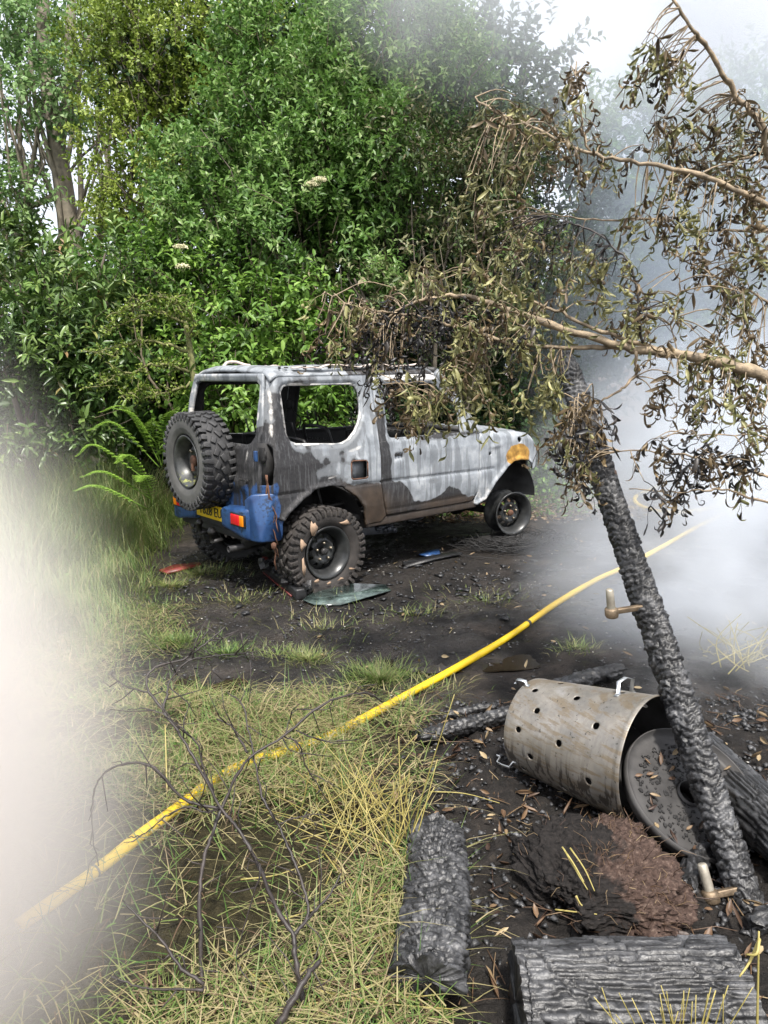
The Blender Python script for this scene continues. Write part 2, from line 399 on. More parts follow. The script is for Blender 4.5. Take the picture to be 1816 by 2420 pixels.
def crown(mb, twigs, lobes, dens, m, ln, wd, twl, seed, T=T_S, up=.4, shell=.5, vmid=.47, vvar=.30, droop=0.0, vfn=None, jit=.6):
    r = np.random.default_rng(seed)
    for (c, R) in lobes:
        c = np.asarray(c, float); R = np.asarray(R, float)
        ar = 4 * pi * (((R[0] * R[1]) ** 1.6 + (R[0] * R[2]) ** 1.6 + (R[1] * R[2]) ** 1.6) / 3) ** (1 / 1.6)
        n = int(ar * dens)
        if n < 1: continue
        d = nrm(r.normal(size=(n, 3)))
        rad = shell + (1 - shell) * r.random(n) ** .8
        rad *= 0.86 + 0.5 * (fbm(d[:, 0] * 2.4 + seed, d[:, 1] * 2.4, d[:, 2] * 2.4, s=seed, o=3) - .35)
        p = c + d * R * rad[:, None]
        k = p[:, 2] > 0.02
        p, d = p[k], d[k]; n = len(p)
        # uneven: thin out by noise so that gaps open between the clumps
        nz = fbm(p[:, 0] * 1.7, p[:, 1] * 1.7, p[:, 2] * 1.7, s=seed + 5, o=3)
        k = r.random(n) < sstep(.34, .54, nz) * .95 + .08
        p, d, nz = p[k], d[k], nz[k]; n = len(p)
        tw = nrm(d * R.mean() / R * .8 + np.array([0, 0, up]) + r.normal(size=(n, 3)) * .45)
        tone = vmid + r.normal(size=n) * vvar * .6 + (fbm(p[:, 0] * .8, p[:, 1] * .8, p[:, 2] * .8, s=seed + 9, o=2) - .5) * .5
        if vfn is not None: tone = vfn(p, tone, r)
        L = twl * (0.6 + .8 * r.random(n))
        if twigs is not None:
            for i in range(0, n, 6):
                twigs.tube([p[i] - tw[i] * L[i] * .9, p[i] + tw[i] * L[i]], [.007, .003], 3, cap=False)
        f = (np.arange(m) + .5) / m
        lp = p[:, None] + tw[:, None] * (f[None, :, None] * L[:, None, None])
        ph = np.arange(m) * 2.4 + r.random((n, 1)) * 6.28
        ref = nrm(np.cross(tw, nrm(r.normal(size=(n, 3)))))
        bi = np.cross(tw, ref)
        rd = np.cos(ph)[..., None] * ref[:, None] + np.sin(ph)[..., None] * bi[:, None]
        ax = tw[:, None] * .55 + rd * .9 + np.array([0, 0, -droop]) + r.normal(size=(n, m, 3)) * jit * .35
        upv = np.array([0, 0, 1.]) + r.normal(size=(n, m, 3)) * jit * .7 + d[:, None] * .5
        N = n * m
        leaves(mb, lp.reshape(N, 3), ax.reshape(N, 3), upv.reshape(N, 3), ln * (0.65 + .7 * r.random(N)), wd * (0.7 + .6 * r.random(N)),
               np.repeat(tone, m) + r.normal(size=N) * vvar * .5, T)
def lobe(px, py, Yd, rx, rz, ry=None):
    k = mpp(Yd); return (P(px, py, Yd), (rx * k, (ry if ry else min(rx, rz) * k * .9), rz * k))
def limb(mb, a, b, r0, r1, seed, wob=.08, n=7, seg=6):
    r = np.random.default_rng(seed); a = np.asarray(a, float); b = np.asarray(b, float)
    t = np.linspace(0, 1, n)[:, None]; L = np.linalg.norm(b - a)
    p = a + (b - a) * t + np.cumsum(r.normal(size=(n, 3)), 0) * wob * L / n * np.sin(t * pi * .8 + .1)
    p[0] = a
    mb.tube(p, np.linspace(r0, r1, n), seg); return p
def shrub(name, label, cat, base, lobes, leafm, dens, m, ln, wd, twl, seed, barkm='bark', tr=.07, nst=5, T=T_S, group=None, **kw):
    root = empty(name, base); tag(root, label, cat, group)
    base = np.asarray(base, float)
    tk = MB(); r = np.random.default_rng(seed + 77)
    for i, (c, R) in enumerate(lobes):
        b = base + np.append(r.normal(size=2) * .12, -.05)
        mid = np.asarray(c) - np.array([0, 0, R[2] * .2])
        p = limb(tk, b - base, mid - base, tr * (0.6 + .5 * r.random()), tr * .25, seed + i, .25, 9)
        for j in range(nst):
            k = 4 + j % 4
            e = np.asarray(c) + nrm(r.normal(size=3)) * np.asarray(R) * .85 - base
            limb(tk, p[k], e, tr * .3, tr * .07, seed + 31 * i + j, .3, 7, 5)
    mb = MB(); tw = MB()
    crown(mb, tw, [(np.asarray(c) - base, R) for c, R in lobes], dens, m, ln, wd, twl, seed, T=T, **kw)
    tk.build('trunk', MAT[barkm], root)
    if tw.n: tag(tw.build('twigs', MAT['twig'], root), kind='stuff')
    mb.build('crown', MAT[leafm], root, smooth=False)
    return root
def gp(px, Yd):
    p = P(px, 1100, Yd); return (p[0], p[1], float(gh(p[0], p[1])))

shrub('tall_tree', 'tall pale-trunked tree rising at the far left against the sky', 'tree', gp(160, 15),
      [lobe(25, 100, 15.6, 120, 110), lobe(150, 10, 16.2, 150, 90), lobe(10, 320, 15.4, 80, 100), lobe(215, 200, 16.2, 80, 120), lobe(-10, 480, 14.6, 80, 45), lobe(60, 60, 14.8, 90, 60), lobe(120, 190, 14.4, 90, 70), lobe(30, 430, 14.4, 100, 50), lobe(190, 90, 14.6, 80, 70)],
      'leaf_tall', 20, 9, .13, .07, .45, 41, 'bark_pale', .12, 3, up=.1, droop=.3, shell=.25)
tt = [o for o in COL.objects if o.name == 'tall_tree'][0]
tb = MB(); b0 = np.array(gp(160, 15))
tb.tube(crom([P(165, 800, 15), P(158, 560, 15), P(140, 420, 15), P(122, 300, 15), P(100, 150, 15.2), P(90, -60, 15.4)], 5) - b0, np.linspace(.23, .11, 26), 10)
tb.tube(crom([P(124, 310, 15), P(150, 200, 15), P(152, 60, 15.1), P(160, -60, 15.2)], 5) - b0, np.linspace(.14, .07, 16), 8)
tb.tube(crom([P(146, 415, 15), P(100, 432, 14.9), P(60, 450, 14.8)], 5) - b0, np.linspace(.09, .04, 11), 6)
tb.build('stem', MAT['bark_pale'], tt)

shrub('hawthorn_tree', 'yellow-green small-leaved hawthorn with dark zigzag limbs, upper left', 'tree', gp(330, 12.2),
      [lobe(330, 130, 12, 190, 120), lobe(275, 300, 11.8, 105, 90), lobe(440, 40, 12.2, 180, 100), lobe(320, 420, 11.5, 150, 90),
       lobe(265, 60, 12.4, 100, 90), lobe(480, 210, 12.2, 130, 110), lobe(250, 480, 11.6, 90, 65)],
      'leaf_hawthorn', 60, 11, .062, .044, .30, 52, 'bark', .07, 9, up=.15, shell=.3, jit=.9)
shrub('sallow_shrub', 'big mid-green glossy-leaved shrub rising behind the car, centre top', 'shrub', gp(640, 10.2),
      [lobe(560, 330, 10, 190, 150), lobe(740, 180, 10.4, 190, 150), lobe(470, 500, 9.8, 150, 110), lobe(640, 520, 9.5, 170, 120),
       lobe(820, 370, 10, 150, 150), lobe(600, 120, 10.6, 150, 120), lobe(840, 60, 10.8, 160, 110), lobe(700, 340, 9.9, 150, 120), lobe(960, 160, 11, 110, 110),
       lobe(760, 640, 9.6, 140, 110), lobe(420, 380, 10.2, 110, 110)],
      'leaf_sallow', 56, 12, .092, .042, .30, 63, 'bark', .07, 6, up=.5, shell=.4)
shrub('rhododendron_shrub', 'dark rhododendron with long leathery leaves at the left edge', 'shrub', gp(110, 8.9),
      [lobe(90, 620, 8.8, 140, 90), lobe(40, 790, 8.3, 150, 90), lobe(200, 770, 8.6, 80, 80), lobe(20, 540, 9.3, 110, 70), lobe(215, 580, 9.4, 130, 80), lobe(110, 700, 8.5, 120, 90), lobe(60, 900, 8.2, 170, 90), lobe(210, 880, 8.4, 110, 90)],
      'leaf_rhodo', 44, 9, .14, .048, .16, 74, 'bark', .05, 3, T=T_F, up=.4, shell=.45, vmid=.4)
shrub('elder_shrub', 'bright green leafy elder growing right behind the car roof', 'shrub', gp(520, 8.7),
      [lobe(545, 690, 8.7, 140, 80), lobe(430, 790, 8.4, 80, 80), lobe(630, 650, 9.0, 100, 70), lobe(520, 830, 8.3, 120, 80), lobe(660, 780, 8.8, 100, 90), lobe(420, 620, 9.2, 90, 60), lobe(480, 930, 8.3, 130, 80), lobe(330, 600, 9.6, 110, 80), lobe(620, 900, 8.9, 140, 110)],
      'leaf_elder', 42, 10, .10, .05, .30, 85, 'twig', .035, 5, T=T_F, up=.3, droop=.25, shell=.35)
def singe(p, tone, r): return np.where(r.random(len(p)) < .3, .97, tone)
shrub('singed_shrub', 'grey-brown heat-singed shrub above the car bonnet', 'shrub', gp(960, 9.7),
      [lobe(880, 330, 9.8, 110, 100), lobe(1010, 430, 9.6, 140, 120), lobe(900, 560, 9.3, 140, 90), lobe(1080, 330, 10, 110, 110), lobe(1110, 560, 9.5, 120, 110),
       lobe(780, 620, 9.2, 110, 70), lobe(1000, 700, 9.4, 130, 80)],
      'leaf_singed', 54, 10, .085, .032, .28, 96, 'bark', .05, 7, up=.3, droop=.2, shell=.35, vmid=.5, vvar=.35, vfn=singe)
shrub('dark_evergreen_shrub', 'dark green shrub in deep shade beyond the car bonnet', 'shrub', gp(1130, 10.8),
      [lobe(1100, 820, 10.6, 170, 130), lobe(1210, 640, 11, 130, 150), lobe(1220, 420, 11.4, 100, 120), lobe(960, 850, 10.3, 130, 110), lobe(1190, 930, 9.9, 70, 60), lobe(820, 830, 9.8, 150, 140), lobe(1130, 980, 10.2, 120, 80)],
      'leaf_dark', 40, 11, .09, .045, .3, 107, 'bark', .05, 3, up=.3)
# trees standing further back close the view
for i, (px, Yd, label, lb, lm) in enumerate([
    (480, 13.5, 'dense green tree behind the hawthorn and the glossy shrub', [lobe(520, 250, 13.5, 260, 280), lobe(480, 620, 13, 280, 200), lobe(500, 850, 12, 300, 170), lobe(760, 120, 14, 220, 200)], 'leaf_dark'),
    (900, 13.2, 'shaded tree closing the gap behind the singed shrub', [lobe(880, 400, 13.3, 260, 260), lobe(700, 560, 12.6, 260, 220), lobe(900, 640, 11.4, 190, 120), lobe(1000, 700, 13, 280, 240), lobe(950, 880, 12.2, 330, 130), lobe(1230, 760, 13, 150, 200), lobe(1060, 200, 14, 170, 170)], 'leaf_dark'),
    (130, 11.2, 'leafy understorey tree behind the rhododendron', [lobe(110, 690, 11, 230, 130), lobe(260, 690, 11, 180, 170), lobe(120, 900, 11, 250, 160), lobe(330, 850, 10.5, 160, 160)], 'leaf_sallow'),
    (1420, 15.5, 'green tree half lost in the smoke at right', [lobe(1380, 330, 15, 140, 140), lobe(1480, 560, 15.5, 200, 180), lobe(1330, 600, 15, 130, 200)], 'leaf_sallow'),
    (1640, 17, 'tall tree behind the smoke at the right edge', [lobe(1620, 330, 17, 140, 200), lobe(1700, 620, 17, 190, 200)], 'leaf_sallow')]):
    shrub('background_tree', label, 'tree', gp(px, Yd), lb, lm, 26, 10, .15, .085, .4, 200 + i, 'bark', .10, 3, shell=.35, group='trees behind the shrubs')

# mossy hawthorn sprays reaching out beside the rhododendron
root = empty('mossy_hawthorn', gp(420, 7.9)); tag(root, 'small hawthorn with mossy yellow-lichened branches left of the car roof', 'tree')
b0 = np.array(gp(420, 7.9)); tk = MB(); lf = MB(); r = np.random.default_rng(9)
tk.tube(crom([b0 + (0, 0, -.05), P(425, 900, 7.9), P(415, 780, 7.9), P(400, 690, 7.9)], 5) - b0, np.linspace(.05, .025, 16), 6)
for pts in ([(410, 800), (340, 790), (260, 810), (205, 838)], [(405, 760), (330, 735), (270, 745), (210, 762)], [(400, 700), (340, 672), (290, 690), (225, 720)],
            [(405, 690), (350, 640), (300, 660), (240, 680)], [(410, 830), (360, 850), (310, 840), (265, 860)], [(405, 740), (420, 690), (370, 640)]):
    path = crom([P(x, y, 7.9 - i * .13) for i, (x, y) in enumerate(pts)], 6) - b0
    path += r.normal(size=path.shape) * .012
    tk.tube(path, np.linspace(.018, .005, len(path)), 5)
    for q in path[2:]:
        for _ in range(2):
            e = q + nrm(r.normal(size=3) * (1, 1, .8)) * r.uniform(.06, .22)
            tk.tube([q, (q + e) / 2 + r.normal(size=3) * .01, e], [.006, .004, .002], 4)
            n = 11; f = r.random((n, 1)); pp = q + (e - q) * f + r.normal(size=(n, 3)) * .02
            leaves(lf, pp, r.normal(size=(n, 3)), r.normal(size=(n, 3)) + (0, 0, 1), np.full(n, .036), np.full(n, .024), .35 + r.normal(size=n) * .25)
tk.build('trunk', MAT['lichen_twig'], root); lf.build('crown', MAT['leaf_hawthorn'], root, smooth=False)

# cream flower heads on the elder
for k, (px, py, Yd) in enumerate([(390, 530, 8.9), (395, 572, 8.9), (690, 385, 8.9), (672, 395, 9.0)]):
    r = np.random.default_rng(k); c = P(px, py, Yd); n = 260; fm = MB()
    a = r.random(n) * 6.28; rr = np.sqrt(r.random(n)) * .085
    pp = np.stack([np.cos(a) * rr, np.sin(a) * rr * .8, -rr ** 2 * 3 + r.normal(size=n) * .008], 1)
    leaves(fm, pp, r.normal(size=(n, 3)), r.normal(size=(n, 3)) * .4 + (0, -.5, 1), np.full(n, .016), np.full(n, .016), .8 + r.normal(size=n) * .1)
    for j in range(6): fm.tube([(0, 0, -.09), (cos(j) * .05, sin(j) * .05, -.01)], .003, 4, .2)
    if 'flower' not in MAT: leafmat('flower', [(0, (.12, .2, .04)), (.5, (.5, .48, .28)), (1, (.75, .7, .5))], .2)
    o = fm.build('elder_flower', MAT['flower'], None, False); o.location = c
    tag(o, ['cream elder flower head at upper left of the elder', 'cream elder flower head just below another one', 'cream flower head high in the glossy shrub', 'small cream flower head left of the high one'][k], 'flower', 'cream flower heads')

# bracken fern: every frond is a part
s_root = empty('bracken_fern', gp(330, 7.3)); tag(s_root, 'bright green bracken fern with arching fronds beside the spare wheel', 'fern')
b0 = np.array(gp(330, 7.3)); r = np.random.default_rng(4)
def frond(tip, mid, base, W):
    mb = MB(); path = crom([base, mid, tip], 12); n = len(path)
    mb.tube(path, np.linspace(.006, .002, n), 4, .3)
    side0 = nrm(np.cross(path[-1] - path[0], (0, 0, 1.)))
    for i in range(4, n):
        f = (i - 4) / (n - 4); wl = W * (1 - f) ** .8 * (0.55 + .45 * min(1, f * 6)) + .01
        tg = nrm(path[min(i + 1, n - 1)] - path[i - 1])
        for sg in (-1, 1):
            ax = nrm(side0 * sg + tg * .45 + np.array([0, 0, -.12]))
            k = max(4, int(wl / .011)); t = (np.arange(k) + .5) / k
            pp = path[i] + ax * (t[:, None] * wl)
            for s2 in (-1, 1):
                a2 = nrm(np.cross((0, 0, 1.), ax) * s2 + ax * .5)
                leaves(mb, pp, np.tile(a2, (k, 1)), np.tile((0, 0, 1.), (k, 1)) + r.normal(size=(k, 3)) * .15, .034 * (1 - .75 * t) * (wl / W + .3), .017 * (1 - .6 * t), .5 + r.normal(size=k) * .18)
    return mb
for (tx, ty, mx_, my_, bx, by, dd) in [(165, 985, 210, 962, 320, 1040, 6.9), (190, 930, 250, 915, 345, 1010, 7.1), (175, 1030, 230, 1020, 330, 1080, 6.8), (240, 880, 290, 900, 345, 1000, 7.3),
                                       (330, 905, 330, 930, 350, 1010, 7.4), (385, 880, 360, 910, 350, 1010, 7.5), (250, 1000, 280, 985, 330, 1060, 6.7), (215, 890, 270, 880, 340, 960, 7.6), (300, 1040, 310, 1030, 330, 1090, 6.6),
                                       (440, 860, 410, 880, 370, 1000, 7.6), (480, 880, 450, 900, 380, 1000, 7.7), (160, 1060, 215, 1050, 320, 1100, 6.6)]:
    bp = P(bx, by, dd + .1); bp[2] = max(bp[2], .05)
    frond(P(tx, ty, dd - .15) - b0, P(mx_, my_, dd) - b0, bp - b0, .13).build('frond', MAT['fern_green'], s_root, False)

# ---------------------------------------------------------------- grass
def blades(mb, xy, z0, ln, lean, az, wd, v, curl=.6):
    n = len(xy); d = np.stack([np.cos(az), np.sin(az), np.zeros(n)], 1); sdv = np.stack([-np.sin(az), np.cos(az), np.zeros(n)], 1)
    p = np.column_stack([xy, z0]); th = lean.copy(); rows = []
    for k in range(4):
        w_ = wd * (1 - k / 3.2) if k < 3 else wd * 0
        if k < 3: rows += [p - sdv * w_[:, None] / 2, p + sdv * w_[:, None] / 2]
        else: rows += [p]
        p = p + (d * np.sin(th)[:, None] + np.array([0, 0, 1.]) * np.cos(th)[:, None]) * (ln / 3)[:, None]
        p[:, 2] = np.maximum(p[:, 2], z0 * 0 + gh(p[:, 0], p[:, 1]) + .004)
        th = th + curl * (.35 + .65 * v)
    V = np.stack(rows, 1); o = (np.arange(n) * 7)[:, None]
    q = np.concatenate([o + np.array([0, 1, 3, 2]), o + np.array([2, 3, 5, 4])]); t = o + np.array([4, 5, 6])
    mb.add(V.reshape(-1, 3), q, t, np.repeat(v, 7))
r = np.random.default_rng(21)
mb = MB()
def scatter(n, x0, x1, y0, y1, keep):
    x = r.uniform(x0, x1, n); y = r.uniform(y0, y1, n); k = r.random(n) < keep(x, y); return np.column_stack([x[k], y[k]])
def edge(y): return -1.75 - 0.12 * (y - 5.0) + (fbm(y * .9, y * 0 + 3., s=4) - .5) * .7
# lush bank left of the car
xy = scatter(48000, -5.2, -1.2, 4.2, 8.6, lambda x, y: sstep(-.02, .35, edge(y) - x) * (.35 + .65 * sstep(.35, .55, fbm(x * 2, y * 2, s=17))))
n = len(xy); hg = .18 + .34 * sstep(.2, 1.1, edge(xy[:, 1]) - xy[:, 0]) + .2 * sstep(6.3, 7.4, xy[:, 1])
blades(mb, xy, gh(xy[:, 0], xy[:, 1]), hg * r.uniform(.4, 1.4, n) * (.55 + .9 * fbm(xy[:, 0] * 3, xy[:, 1] * 3, s=56)), np.abs(r.normal(size=n)) * .45, fbm(xy[:, 0] * 2.2, xy[:, 1] * 2.2, s=55) * 9 + r.normal(0, .9, n), r.uniform(.004, .009, n), np.clip(.42 + r.normal(size=n) * .16, 0, 1), .55)
# trampled hay in the left and middle foreground
def fore(x, y):
    e = (fbm(x * 3, y * 3, s=7) - .5) * .5
    return np.maximum(sstep(.25, -.1, x + e) * sstep(3.75, 3.35, y + e * .8), sstep(-1.25, -1.9, x + e) * .8 * sstep(6, 5, y + x * .3)) * (.12 + .88 * sstep(.38, .52, fbm(x * 2.6, y * 2.6, s=33)))
for (N, lo, hi, l0, wmax, vm, lift) in ((14000, .8, 1.4, .13, .006, .36, .04), (16500, 1.15, 1.6, .20, .005, .72, .09), (4500, .3, 1.0, .18, .006, .22, .02), (11000, 1.2, 1.6, .10, .007, .98, .07)):
    xy = scatter(N * 2, -3.2, .45, 1.25, 5.2, fore); n = len(xy)
    near = np.clip(2.2 / xy[:, 1], .5, 1.2)
    blades(mb, xy, gh(xy[:, 0], xy[:, 1]) + r.random(n) * lift, l0 * r.uniform(.5, 1.5, n), r.uniform(lo, hi, n), r.random(n) * 6.28, r.uniform(.0025, wmax, n), np.clip(vm + r.normal(size=n) * .2, 0, 1), .25)
# tufts left standing on the track
for (px, py, nn_, rr, vv) in ((820, 1468, 900, .16, .45), (665, 1425, 350, .14, .5), (372, 1390, 650, .2, .35), (495, 1412, 260, .13, .3), (600, 1415, 90, .15, .4), (365, 1268, 350, .12, .5), (1245, 1400, 120, .12, .5),
                              (430, 1240, 700, .3, .5), (250, 1330, 500, .4, .4), (890, 1330, 120, .2, .5), (700, 1360, 200, .4, .55), (1050, 1300, 150, .4, .5), (520, 1300, 260, .4, .55), (930, 1490, 160, .2, .6)):
    c = G(px, py); a = r.random(nn_) * 6.28; q = np.abs(r.normal(size=nn_)) * rr * .6
    xy = np.column_stack([c[0] + np.cos(a) * q * 1.5, c[1] + np.sin(a) * q])
    blades(mb, xy, gh(xy[:, 0], xy[:, 1]), r.uniform(.04, .13, nn_), r.uniform(.4, 1.3, nn_), a + r.normal(size=nn_) * .7, r.uniform(.003, .006, nn_), np.clip(vv + r.normal(size=nn_) * .15, 0, 1), .4)
o = mb.build('grass', MAT['grass_blade'], None, False); tag(o, 'green and straw-coloured grass on the verge and foreground', 'grass', kind='stuff')
# low leafy weeds in the grass
lw = MB(); xy = scatter(5000, -5.0, .3, 1.5, 8.5, lambda x, y: np.where(y > 4.2, sstep(.3, 1.3, edge(y) - x) * .7, fore(x, y) * .35)); n = len(xy)
leaves(lw, np.column_stack([xy, gh(xy[:, 0], xy[:, 1]) + r.uniform(.02, .28, n) * np.where(xy[:, 1] > 4.2, 1, .35)]), r.normal(size=(n, 3)), r.normal(size=(n, 3)) * .4 + (0, 0, 1), r.uniform(.03, .09, n) * np.where(xy[:, 1] > 4.2, 1, .45), r.uniform(.015, .04, n) * np.where(xy[:, 1] > 4.2, 1, .45), .45 + r.normal(size=n) * .2, T_F)
xy = scatter(2600, .6, 2.6, 8.3, 10.5, lambda x, y: np.full(len(x), .8)); n = len(xy)
leaves(lw, np.column_stack([xy, gh(xy[:, 0], xy[:, 1]) + r.uniform(.02, .5, n) * sstep(8.4, 9.3, xy[:, 1])]), r.normal(size=(n, 3)), r.normal(size=(n, 3)) * .4 + (0, 0, 1), r.uniform(.04, .09, n), r.uniform(.02, .05, n), .4 + r.normal(size=n) * .25, T_F)
o = lw.build('weeds', MAT['leaf_elder'], None, False); tag(o, 'low leafy weeds mixed through the grass', 'weeds', kind='stuff')

# ================================================================ burnt-out car
def sdf_poly(x, z, poly):
    poly = np.asarray(poly, float); d = np.full(x.shape, 1e9); sgn = np.ones(x.shape)
    for i in range(len(poly)):
        a = poly[i]; b = poly[i - 1]; ex, ez = b - a; wx, wz = x - a[0], z - a[1]
        t = np.clip((wx * ex + wz * ez) / (ex * ex + ez * ez + 1e-12), 0, 1)
        d = np.minimum(d, (wx - ex * t) ** 2 + (wz - ez * t) ** 2)
        c1 = z >= a[1]; c2 = z < b[1]; c3 = ex * wz > ez * wx
        sgn = np.where((c1 & c2 & c3) | (~c1 & ~c2 & ~c3), -sgn, sgn)
    return sgn * np.sqrt(d)
def panel(sd, x0, x1, z0, z1, res):
    nx, nz = int((x1 - x0) / res) + 2, int((z1 - z0) / res) + 2
    X, Z = np.meshgrid(x0 + np.arange(nx) * res, z0 + np.arange(nz) * res, indexing='ij')
    S = sd(X, Z); c = (S[:-1, :-1] + S[1:, :-1] + S[:-1, 1:] + S[1:, 1:]) / 4
    keep = c < 0
    cnt = np.zeros(X.shape, int)
    for a in (0, 1):
        for b in (0, 1): cnt[a:nx - 1 + a, b:nz - 1 + b] += keep
    bd = (cnt > 0) & (cnt < 4)
    x, z = X[bd], Z[bd]; e = res * .2
    for _ in range(4):
        s0 = sd(x, z); gx = (sd(x + e, z) - sd(x - e, z)) / (2 * e); gz = (sd(x, z + e) - sd(x, z - e)) / (2 * e)
        g2 = np.maximum(gx * gx + gz * gz, .3); st = np.clip(s0, -res, res)
        x = x - st * gx / g2; z = z - st * gz / g2
    X[bd] = x; Z[bd] = z
    idx = np.full(X.shape, -1); use = cnt > 0; idx[use] = np.arange(use.sum())
    i, j = np.nonzero(keep)
    q = np.stack([idx[i, j], idx[i + 1, j], idx[i + 1, j + 1], idx[i, j + 1]], 1)
    return X[use], Z[use], q
def solid(o, th, inner=1):
    m = o.modifiers.new('thickness', 'SOLIDIFY'); m.thickness = th; m.offset = -1; m.material_offset = inner; m.material_offset_rim = 0
    m.use_even_offset = False; return o

# --- burnt paint: zone R = soot, G = brown scorch, B = blue paint left, A = white ash and a painted pillar highlight; rust is its own attribute
s = NT('burnt_paint'); zc = s.n('SeparateColor'); s.set(zc.inputs[0], s.attr('zone', 'Color')); zr, zg, zb = zc.outputs
al = s.attr('zone', 'Alpha'); ob = s.obj()
nb = s.noise(7, 6, .6, ob); nf = s.noise(45, 5, .65, ob); dr = s.noise(1, 3, .5, s.obj((15, 15, 1.5))); dr2 = s.noise(1, 4, .65, s.obj((60, 60, 5)))
pale = s.ramp(nb, [(.25, (.155, .17, .185)), (.5, (.285, .305, .325)), (.75, (.46, .475, .49))])
drip = s.step(dr, .515, .56)
pale = s.mix(s.math('MULTIPLY', drip, .55), pale, (.11, .12, .13))
pale = s.mix(s.math('MULTIPLY', s.step(dr2, .62, .70), .4), pale, (.10, .105, .11))
sv = s.math('ADD', zr, s.math('MULTIPLY', s.math('SUBTRACT', s.math('ADD', s.math('MULTIPLY', nb, .6), s.math('MULTIPLY', dr, .4)), .5), 1.1))
dark = s.ramp(nf, [(.3, (.013, .013, .014)), (.7, (.042, .041, .042))])
dark = s.mix(s.math('MULTIPLY', s.step(dr2, .52, .62), .35), dark, (.14, .14, .145))
dark = s.mix(s.math('MULTIPLY', zg, .85), dark, s.ramp(nb, [(.3, (.03, .022, .016)), (.7, (.085, .06, .042))]))
c = s.mix(s.step(sv, .29, .44), pale, (.16, .17, .18))
c = s.mix(s.step(sv, .47, .60), c, dark)
ash = s.math('ADD', al, s.math('MULTIPLY', s.math('SUBTRACT', nb, .5), .9))
c = s.mix(s.math('MULTIPLY', s.step(ash, .42, .62), .9), c, s.ramp(nf, [(.3, (.55, .52, .48)), (.7, (.80, .78, .74))]))
blue = s.mix(s.step(nf, .45, .7), (.028, .075, .20), (.010, .022, .06))
bv = s.math('ADD', zb, s.math('MULTIPLY', s.math('SUBTRACT', dr, .5), .9))
c = s.mix(s.step(bv, .48, .6), c, blue)
rv = s.math('ADD', s.attr('rust'), s.math('MULTIPLY', s.math('SUBTRACT', nb, .5), .7))
c = s.mix(s.step(rv, .45, .58), c, s.ramp(s.noise(16, 4, .6, ob), [(.3, (.15, .075, .012)), (.5, (.34, .18, .03)), (.68, (.52, .30, .06)), (.8, (.45, .38, .27))]))
spk = s.step(s.noise(150, 2, .5, ob), .70, .74)
c = s.mix(s.math('MULTIPLY', spk, .7), c, (.03, .027, .025))
rgh = s.math('ADD', .38, s.math('MULTIPLY', nf, .35))
s.bsdf(c, rgh, .25, .5, s.bump(s.math('ADD', nf, s.math('MULTIPLY', nb, 2.)), .12, .006)); MAT['paint'] = s.m
simple('soot', (.014, .0135, .0135), .75, var=.6, scale=18, bump=.4)
simple('sooty_steel', (.035, .034, .034), .5, .4, var=.5, scale=14, bump=.2)
simple('ash_pink', (.50, .42, .37), .85, var=.35, scale=16, bump=.4)
simple('rubber', (.030, .030, .031), .62, var=.35, scale=9, bump=.15)
simple('rubber_face', (.085, .083, .078), .7, var=.4, scale=5, bump=.15)
simple('burnt_rubber', (.030, .026, .0235), .75, var=.5, scale=10, bump=.5)
simple('steel_nut', (.30, .26, .2), .4, .8, var=.3)
simple('rusty', (.13, .065, .04), .8, .3, var=.5, scale=20, bump=.4)
s = NT('rim_black'); nn1 = s.noise(9, 5, .6, s.obj()); s.bsdf(s.ramp(nn1, [(.35, (.017, .018, .019)), (.7, (.06, .062, .062))]), .33, .3, .5); MAT['rim'] = s.m
s = NT('rim_mossy'); nn1 = s.noise(9, 5, .6, s.obj()); zz = s.n('SeparateXYZ'); s.set(zz.inputs[0], s.obj())
mo = s.math('MULTIPLY', s.step(s.noise(14, 5, .7, s.obj()), .50, .60), s.step(zz.outputs[2], -.08, -.15))
s.bsdf(s.mix(mo, s.ramp(nn1, [(.35, (.03, .032, .032)), (.7, (.10, .103, .10))]), (.30, .31, .10)), .4, .3, .5); MAT['rim_mossy'] = s.m
s = NT('bumper_blue'); nn1 = s.noise(6, 5, .6, s.obj()); nn2 = s.noise(40, 4, .6, s.obj())
cb = s.ramp(nn1, [(.3, (.010, .030, .095)), (.7, (.035, .10, .25))]); cb = s.mix(s.math('MULTIPLY', s.step(s.math('ADD', s.math('MULTIPLY', nn2, .5), s.math('MULTIPLY', nn1, .5)), .50, .60), .85), cb, (.008, .010, .018))
s.bsdf(cb, .38, 0, .5); MAT['bumper'] = s.m
s = NT('lamp_red'); s.bsdf((.55, .012, .02), .12, 0, .5, Emission_Color=(.5, .01, .01), Emission_Strength=0.0); MAT['lamp_red'] = s.m
s = NT('lamp_amber'); s.bsdf((.75, .22, .01), .12, 0, .5); MAT['lamp_amber'] = s.m
simple('plate_yellow', (.62, .42, .015), .4, var=.15, scale=6)
simple('plate_black', (.01, .01, .01), .5)

